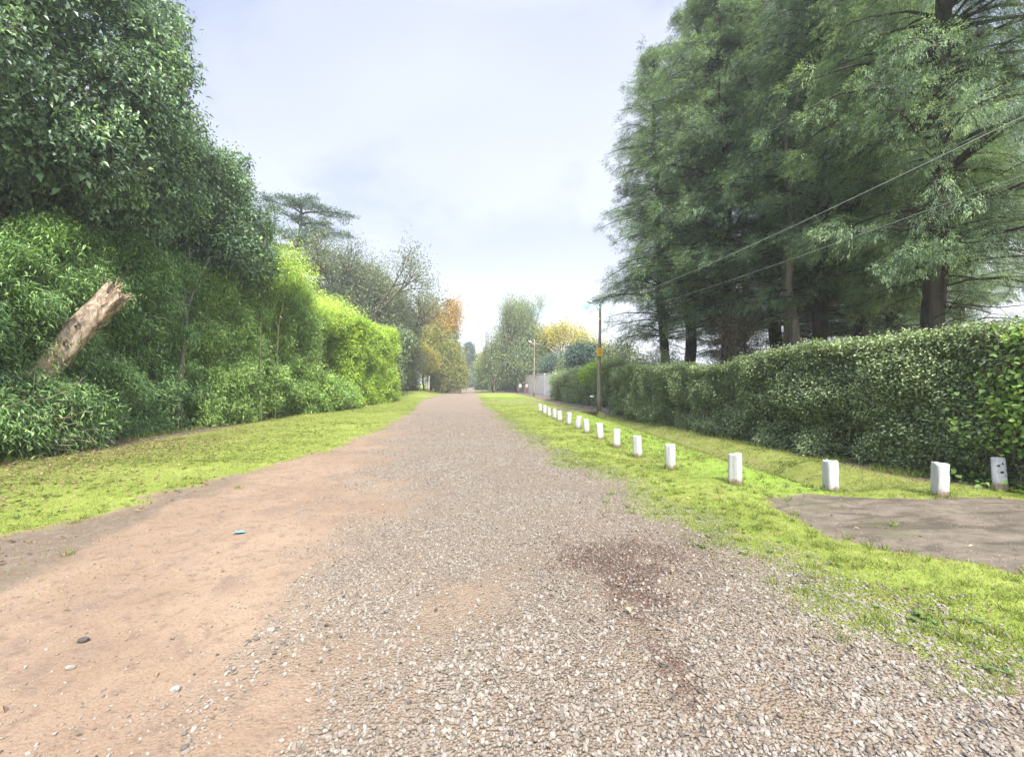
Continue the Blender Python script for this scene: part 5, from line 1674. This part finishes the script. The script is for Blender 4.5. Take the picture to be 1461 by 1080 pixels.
def lamp_arm(root, z, ax, ay, mat_arm):
    mb = MB(); mb.tube([(0, 0, z - .25), (ax * .4, ay * .4, z + .05), (ax, ay, z + .18)], [.025, .022, .02], 8)
    arm = mb.obj('lamp_arm', mat_arm, root)
    mb = MB(); d = unit(np.array([ax, ay, .12]))
    e = np.array([ax, ay, z + .18])
    mb.tube([e - d * .05, e + d * .08, e + d * .28, e + d * .42], [.05, .085, .08, .03], 10)
    mb.obj('lamp_head', LAMPW, arm)


def pole1():
    x, y = 7.42, 23.4
    root = thing('utility_pole', 'weathered wooden utility pole carrying the yellow sign near the culvert', 'utility pole', (x, y, z1(x, y) - .1))
    mb = MB(); mb.tube(wander(np.random.default_rng(3), (0, 0, 0), (.12, .05, 6.2), 10, .008), np.linspace(.115, .07, 10), 12, lump=.03)
    mb.obj('shaft', POLEW, root)
    lamp_arm(root, 6.1, -.42, -.1, METAL)
    for zz in (6.0, 5.35):
        mb = MB()
        mb.tube([(.02, -.10, zz), (.02, -.17, zz)], .012, 8)
        mb.tube([(.02, -.17, zz - .05), (.02, -.17, zz + .05)], [.03, .036], 10)
        mb.obj('insulator', LAMPW, root)
    # sign
    s = thing('sign', 'small yellow sign plate fixed high on the wooden pole', 'sign', (x - .0, y - .20, 3.42))
    mb = MB(); mb.box((-.17, -.012, -.24), (.17, .012, .24), .01)
    mb.obj('plate', flat_mat('yellow_paint', (.72, .47, .03), (.62, .38, .02), 3.0, .5), s, smooth=False)
    mb = MB(); mb.box((-.10, -.020, .02), (.08, -.0125, .07)); mb.box((-.06, -.020, -.10), (.10, -.0125, -.04)); mb.box((.04, -.020, -.035), (.09, -.0125, .015))
    mb.obj('faded_marks', flat_mat('faded_orange', (.62, .28, .02), (.55, .24, .02), 4.0, .6), s, smooth=False)
    for zz in (-.15, .15):
        mb = MB(); mb.tube([(0, .012, zz), (0, .09, zz)], .015, 6); mb.obj('bracket', DARKM, s)


def pole2(x, y, H, label, arm, r=.1):
    root = thing('utility_pole', label, 'utility pole', (x, y, z1(x, y) - .1))
    mb = MB(); mb.tube(wander(np.random.default_rng(int(y)), (0, 0, 0), (.05, 0, H), 8, .01), np.linspace(r, r * .7, 8), 10)
    mb.obj('shaft', POLEW, root)
    if arm:
        mb = MB(); mb.box((-.2, -.05, H - .62), (1.0, -.0, H - .54)); mb.obj('crossarm', POLEW, root, smooth=False)
        lamp_arm(root, H - .55, -.35, -.1, METAL)
    else:
        mb = MB(); mb.tube([(0, 0, H - .5), (-.45, -.05, H - .35)], .03, 8)
        a = mb.obj('lamp_arm', METAL, root)
        mb = MB(); mb.tube([(-.45, -.05, H - .62), (-.45, -.05, H - .5), (-.45, -.05, H - .36)], [.14, .22, .10], 10)
        mb.obj('lamp_head', LAMPW, a)


pole1()
pole2(8.3, 52.8, 7.3, 'pole with a crossarm and lamp in front of the greyish wall', True)
pole2(10.4, 96, 8.2, 'thin pale pole with a round white lamp far down the right verge', False, .12)


def wire(label, p0, p1, sag, r):
    p0 = np.array(p0); p1 = np.array(p1)
    t = np.linspace(0, 1, 40)[:, None]
    p = p0 * (1 - t) + p1 * t
    p[:, 2] -= (4 * sag * t * (1 - t))[:, 0]
    mb = MB(); mb.tube(p, r, 6)
    o = mb.obj('overhead_wire', WIRE)
    tag(o, label, 'wire', 'overhead wires')


WIRE = flat_mat('cable', (.55, .56, .57), (.45, .46, .47), 2.0, .5)
wire('upper pale overhead wire running from the wooden pole towards the viewer', (7.5, 23.23, 5.97), (7.5, -14, 6.1), .80, .0042)
wire('lower thinner overhead wire below the other one', (7.5, 23.23, 5.32), (7.9, -14, 5.2), .75, .0024)


def gate_posts():
    for x, y, h, lab in ((10.2, 31.0, 1.95, 'left pale weathered gate post beside the shorter hedge'), (9.95, 28.6, 1.9, 'right pale weathered gate post next to the clipped hedge')):
        root = thing('gate_post', lab, 'post', (x, y, z1(x, y)), .2, 'gate posts')
        mb = MB(); mb.tube(wander(np.random.default_rng(int(x * 10)), (0, 0, -.1), (.02, 0, h), 6, .01), [.16, .15, .15, .15, .15, .13], 10, lump=.08)
        mb.obj('post', BARK_GREY, root)
        mb = MB(); mb.box((-.14, -.14, h - .02), (.14, .14, h + .05), .02)
        mb.obj('cap', BARK_GREY, root, smooth=False)


gate_posts()


def culvert():
    x, y = 6.3, 22.2
    root = thing('culvert', 'concrete culvert pipe mouth under the bare crossing', 'culvert', (x, y, -.17))
    mb = MB(); mb.tube([(0, .9, 0), (0, -.1, 0)], .17, 18, cap=False); mb.tube([(0, -.1, 0), (0, .9, 0)], .125, 18, cap=False)
    a = np.linspace(0, 2 * np.pi, 18, endpoint=False)
    o_ = np.stack([.17 * np.cos(a), np.full(18, -.1), .17 * np.sin(a)], -1); i_ = np.stack([.125 * np.cos(a), np.full(18, -.1), .125 * np.sin(a)], -1)
    j = np.arange(18); j2 = (j + 1) % 18
    mb.add(np.vstack([o_, i_]), np.stack([j, j2, j2 + 18, j + 18], -1))
    mb.obj('pipe', flat_mat('old_concrete', (.20, .17, .15), (.11, .095, .085), 7.0, .9, bump=.3), root)
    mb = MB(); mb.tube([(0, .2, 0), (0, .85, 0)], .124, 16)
    mb.obj('pipe_shade_plug', flat_mat('pipe_shade_black', (.012, .010, .009), (.02, .016, .013), 5, .8), root)  # near-black plug paints the shade inside the pipe
    mb = MB(); mb.box((-1.05, -.04, .15), (.72, .34, .29), .02)
    mb.obj('bank_shade_slab', flat_mat('shaded_bank_brown', (.06, .038, .03), (.035, .024, .02), 6.0, .9, bump=.4), root, smooth=False)  # dark slab standing in for the shadowed earth bank at the ditch end
    s = thing('marker_stake', 'thin stake with a small white top beside the wooden pole', 'stake', (6.85, 22.9, z1(6.85, 22.9)))
    mb = MB(); mb.tube([(0, 0, -.1), (.02, 0, .82)], .014, 6); mb.obj('stake', TWIG, s)
    mb = MB(); mb.box((-.10, -.012, .82), (.12, .012, .90), .006); mb.obj('plate', LAMPW, s, smooth=False)


culvert()

# ------------------------------------------------------------------ bollards
def bollard_mat():
    m, k = nmat('whitewashed_post')
    t = k.n('ShaderNodeTexCoord'); ob = t.outputs['Object']
    s = k.n('ShaderNodeSeparateXYZ', ins={0: ob})
    n1 = k.noise(ob, 9.0, 5.0, .65); n2 = k.noise(ob, 38.0, 4.0, .6)
    mp = k.n('ShaderNodeMapping', ins={0: ob, 3: (1, 1, .12)})
    n3 = k.noise(mp.outputs[0], 40.0, 4.0, .6)
    white = k.mix(k.mapr(n3, .45, .7, 0, .5), (.46, .46, .45), (.32, .315, .29))
    h = k.math('ADD', s.outputs[2], k.math('MULTIPLY', k.math('SUBTRACT', n1, .5), .22))
    bare = k.mapr(h, .045, .10, 1.0, 0.0)
    chips = k.mapr(n1, .62, .67, 0, .85)
    wood = k.mix(k.mapr(n2, .35, .65), (.16, .11, .085), (.30, .23, .19))
    white = k.mix(k.mapr(k.math('ADD', s.outputs[2], k.math('MULTIPLY', n2, .2)), .30, .10, 0, .55), white, (.30, .31, .22))
    c = k.mix(k.math('MAXIMUM', bare, chips), white, wood)
    bp = k.n('ShaderNodeBump', ins={'Strength': .4, 'Distance': .01, 'Height': k.math('ADD', n3, n2)})
    p = k.n('ShaderNodeBsdfPrincipled', ins={'Base Color': c, 'Roughness': .85, 'Normal': bp.outputs[0], 'Specular IOR Level': .25})
    k.n('ShaderNodeOutputMaterial', ins={'Surface': p.outputs[0]})
    return m


BOLL = bollard_mat()


def bollards():
    rng = np.random.default_rng(17)
    meshes = []
    for k in range(4):
        mb = MB()
        r = .083 + .004 * k
        rg = np.random.default_rng(40 + k)
        zs = np.array([-.15, .0, .05, .12, .19, .26, .33, .39, .432, .446, .450]); fr = np.array([1.03, 1.02, 1.0, .99, .985, .975, .97, .965, .955, .925, .86])
        a = np.linspace(0, 2 * np.pi, 28, endpoint=False)
        se = (np.abs(np.cos(a)) ** 4.5 + np.abs(np.sin(a)) ** 4.5) ** (-1 / 4.5)
        A, Z = np.meshgrid(a, zs)
        rr_ = r * fr[:, None] * (.93 * se)[None, :] * (1 + .10 * (fbm(np.cos(A) * 2.4 + 5, np.sin(A) * 2.4 + 5, Z * 9, k * 7, 3) - .5) * 2 - .10 * (fbm(np.cos(A) * 4 + 2, np.sin(A) * 4 + 2, Z * 16, k + 3, 2) > .66))
        zz = Z + (Z > .42) * .022 * (fbm(np.cos(A) * 1.5 + 4, np.sin(A) * 1.5 + 4, 0 * Z, k, 2) - .5) * 2
        v = np.stack([rr_ * np.cos(A), rr_ * np.sin(A), zz], -1).reshape(-1, 3)
        ii = np.arange(10)[:, None] * 28; jj = np.arange(28)[None]; j2 = (jj + 1) % 28
        mb.add(v, np.stack([ii + jj, ii + j2, ii + 28 + j2, ii + 28 + jj], -1).reshape(-1, 4))
        mb.add(np.vstack([v[-28:], v[-28:].mean(0)[None]]), None, [(q_, (q_ + 1) % 28, 28) for q_ in range(28)])
        meshes.append(mb.mesh('bollard', BOLL))
    for i, (x, y, tx, ty, h, lab) in enumerate(BSPOT):
        o = link('bollard', meshes[i % 4], None, (x, y, z1(x, y)))
        o.rotation_euler = (-tx + rng.normal() * .035, ty + rng.normal() * .035, rng.uniform(0, 6.28) if i else .6)
        if i == 0:
            o.rotation_euler = (-.05, .22, .6)
        o.scale = (1, 1, h / .45)
        tag(o, lab, 'bollard', 'whitewashed bollards')
    o0 = [o for o in col.objects if o.name == 'bollard'][0]
    for a, zz, r in ((-1.95, .36, .016), (-1.45, .27, .016), (-2.15, .24, .018), (-1.65, .19, .014), (-2.5, .33, .015), (-1.2, .38, .014)):
        a -= .6
        d = np.array([math.cos(a), math.sin(a), 0]) * .082
        mb = MB(); mb.tube([d * .96 + (0, 0, zz), d * 1.06 + (0, 0, zz)], r, 8)
        mb.obj('dark_spot', DARKM, o0)


bollards()

# ------------------------------------------------------------------ small things on the road
def single_stone(x, y, s, tint_c, label, seed):
    rng = np.random.default_rng(seed)
    v, f = rock_base(rng, True)
    v = v * np.array(s)
    m = flat_mat('loose_stone', tint_c, tuple(c * .65 for c in tint_c), 40.0, .8, bump=.3)
    o = link('stone', make_mesh('stone', v, [f], m), None, (x, y, z1(x, y) + s[2] * .6))
    tag(o, label, 'stone', 'loose stones on the dirt')


single_stone(-2.40, 2.92, (.034, .022, .018), (.065, .058, .053), 'dark grey stone lying alone on the red dirt', 1)
single_stone(-2.25, 2.66, (.026, .018, .014), (.27, .24, .20), 'pale stone on the dirt just in front of the dark one', 2)
single_stone(-1.55, 2.44, (.026, .02, .017), (.31, .29, .25), 'whitish stone on the dirt nearer the gravel edge', 3)


def scraps():
    rng = np.random.default_rng(5)
    m = flat_mat('blue_plastic', (.10, .29, .40), (.22, .40, .47), 9.0, .5)
    n = 6
    gx, gy = np.meshgrid(np.linspace(-.05, .05, n), np.linspace(-.03, .03, n))
    gz = (fbm(gx * 40, gy * 40, 0, 2, 3)) * .03
    v = np.stack([gx + rng.normal(size=gx.shape) * .004, gy + rng.normal(size=gx.shape) * .004, gz], -1).reshape(-1, 3)
    i = np.arange(n - 1)[:, None] * n; j = np.arange(n - 1)[None]
    q = np.stack([i + j, i + j + 1, i + n + j + 1, i + n + j], -1).reshape(-1, 4)
    o = link('plastic_scrap', make_mesh('plastic_scrap', v, [q], m), None, (-2.42, 4.78, z1(-2.42, 4.78) + .004))
    tag(o, 'crumpled pale blue plastic scrap on the red dirt', 'litter')
    for x, y, s, lab in ((1.13, 2.84, .05, 'single pale yellow fallen leaf on the gravel in front of the brown patch'), (1.72, 3.42, .045, 'single pale yellow fallen leaf lying on the brown patch')):
        u = np.linspace(0, 1, 9)
        w = .36 * np.sin(np.pi * u ** .8) * s
        z = .012 * np.sin(u * 3)
        vv = np.concatenate([np.stack([u * s, w, z + .008], -1), np.stack([u * s, 0 * w, z], -1), np.stack([u * s, -w, z + .010], -1)])
        k = np.arange(8)
        q = np.concatenate([np.stack([k, k + 1, k + 10, k + 9], -1), np.stack([k + 9, k + 10, k + 19, k + 18], -1)])
        o = link('fallen_leaf', make_mesh('fallen_leaf', vv, [q], flat_mat('yellow_dead_leaf', (.40, .31, .14), (.30, .21, .09), 20, .7)), None, (x, y, z1(x, y) + .022))
        o.rotation_euler = (0, 0, rng.uniform(0, 6))
        tag(o, lab, 'leaf', 'fallen leaves')


scraps()

# ------------------------------------------------------------------ two people far down the verge
def person(x, y, rz, label, shirt, trousers, hair_c, stride):
    root = thing('person', label, 'person', (x, y, z1(x, y)), rz)

    def skin(name, pts, edges, rad, mat, parent, sub=1):
        me = bpy.data.meshes.new(name)
        me.from_pydata(pts, edges, [])
        me.materials.append(mat)
        o = link(name, me, parent)
        md = o.modifiers.new('skin', 'SKIN')
        md.use_smooth_shade = True
        for i, r in enumerate(rad):
            me.skin_vertices[0].data[i].radius = (r, r) if not isinstance(r, tuple) else r
        me.skin_vertices[0].data[0].use_root = True
        sb = o.modifiers.new('sub', 'SUBSURF'); sb.levels = sub; sb.render_levels = sub
        return o
    SK = flat_mat('skin_tone', (.42, .27, .20), (.38, .24, .18), 8, .6)
    s = stride
    P = [(0, 0, .95), (0, 0, 1.12), (0, 0, 1.32), (0, 0, 1.44), (0, 0, 1.52), (0, -.01, 1.60), (0, -.015, 1.69)]
    E = [(0, 1), (1, 2), (2, 3), (3, 4), (4, 5), (5, 6)]
    Rd = [(.14, .10), (.125, .09), (.15, .10), (.10, .07), .05, .078, .07]

    def addv(p, r, e):
        P.append(p); Rd.append(r); E.append((e, len(P) - 1)); return len(P) - 1
    for sd in (-1, 1):
        a = addv((sd * .19, 0, 1.40), .05, 2); a = addv((sd * .24, sd * s * .10, 1.14), .042, a); a = addv((sd * .25, sd * s * .18 - .05, .92), .033, a)
        h = addv((sd * .255, sd * s * .20 - .07, .86), (.030, .018), a)
        for f in range(4):
            addv((sd * (.262 - .004 * f), sd * s * .20 - .10 + .018 * f, .775 + .008 * abs(f - 1.3)), .008, h)
        addv((sd * .235, sd * s * .20 - .115, .83), .009, h)
        k = addv((sd * .10, -sd * s * .02, .90), .09, 0); k = addv((sd * .105, -sd * s * .20 - .02, .50), .062, k); k = addv((sd * .105, -sd * s * .30 + .04, .09), .042, k)
        addv((sd * .115, -sd * s * .30 - .12, .035), (.04, .03), k)
    skin('body', P, E, Rd, SK, root)
    skin('shirt', [(0, 0, .93), (0, 0, 1.12), (0, 0, 1.32), (0, 0, 1.43), (-.19, 0, 1.40), (-.235, -s * .08, 1.17), (.19, 0, 1.40), (.235, s * .08, 1.17)],
         [(0, 1), (1, 2), (2, 3), (2, 4), (4, 5), (2, 6), (6, 7)], [(.165, .125), (.15, .115), (.17, .125), (.10, .085), .07, .062, .07, .062], shirt, root)
    tr = [(0, 0, .97)]; te = []; trd = [(.15, .115)]
    for sd in (-1, 1):
        b0 = len(tr)
        tr += [(sd * .10, -sd * s * .02, .88), (sd * .105, -sd * s * .20 - .02, .50), (sd * .105, -sd * s * .29 + .03, .13)]
        te += [(0, b0), (b0, b0 + 1), (b0 + 1, b0 + 2)]; trd += [.105, .078, .066]
    skin('trousers', tr, te, trd, trousers, root)
    mb = MB(); mb.lathe([(.06, 1.56), (.088, 1.61), (.092, 1.67), (.075, 1.74), (.03, 1.77)], 12, .08, 2)
    h = mb.obj('hair', hair_c, root); h.location = (0, .02, 0)


person(8.75, 70.5, .5, 'person in a white top standing by the dark trees', flat_mat('white_cloth', (.75, .75, .76), (.66, .66, .68), 6, .9), flat_mat('dark_cloth', (.06, .06, .07), (.04, .04, .05), 6, .9), flat_mat('hair_grey', (.16, .14, .12), (.1, .09, .08), 6, .8), .25)
person(9.75, 69.5, -.4, 'dark-haired person in a pale pink top beside the greyish wall', flat_mat('pink_cloth', (.68, .52, .54), (.6, .44, .47), 6, .9), flat_mat('red_cloth', (.36, .12, .12), (.28, .09, .09), 6, .9), flat_mat('hair_dark', (.03, .022, .018), (.02, .015, .012), 6, .7), .5)

# ------------------------------------------------------------------ haze
def haze():
    mb = MB(); mb.box((-420, -60, -3.0), (420, 620, 60))
    m, k = nmat('haze_air')
    v = k.n('ShaderNodeVolumePrincipled', ins={'Color': (.93, .95, 1.0, 1), 'Density': 0.0012, 'Anisotropy': 0.2})
    k.n('ShaderNodeOutputMaterial', ins={'Volume': v.outputs[0]})
    stuff(mb.obj('haze', m, smooth=False))


HAZE = True
if HAZE:
    haze()
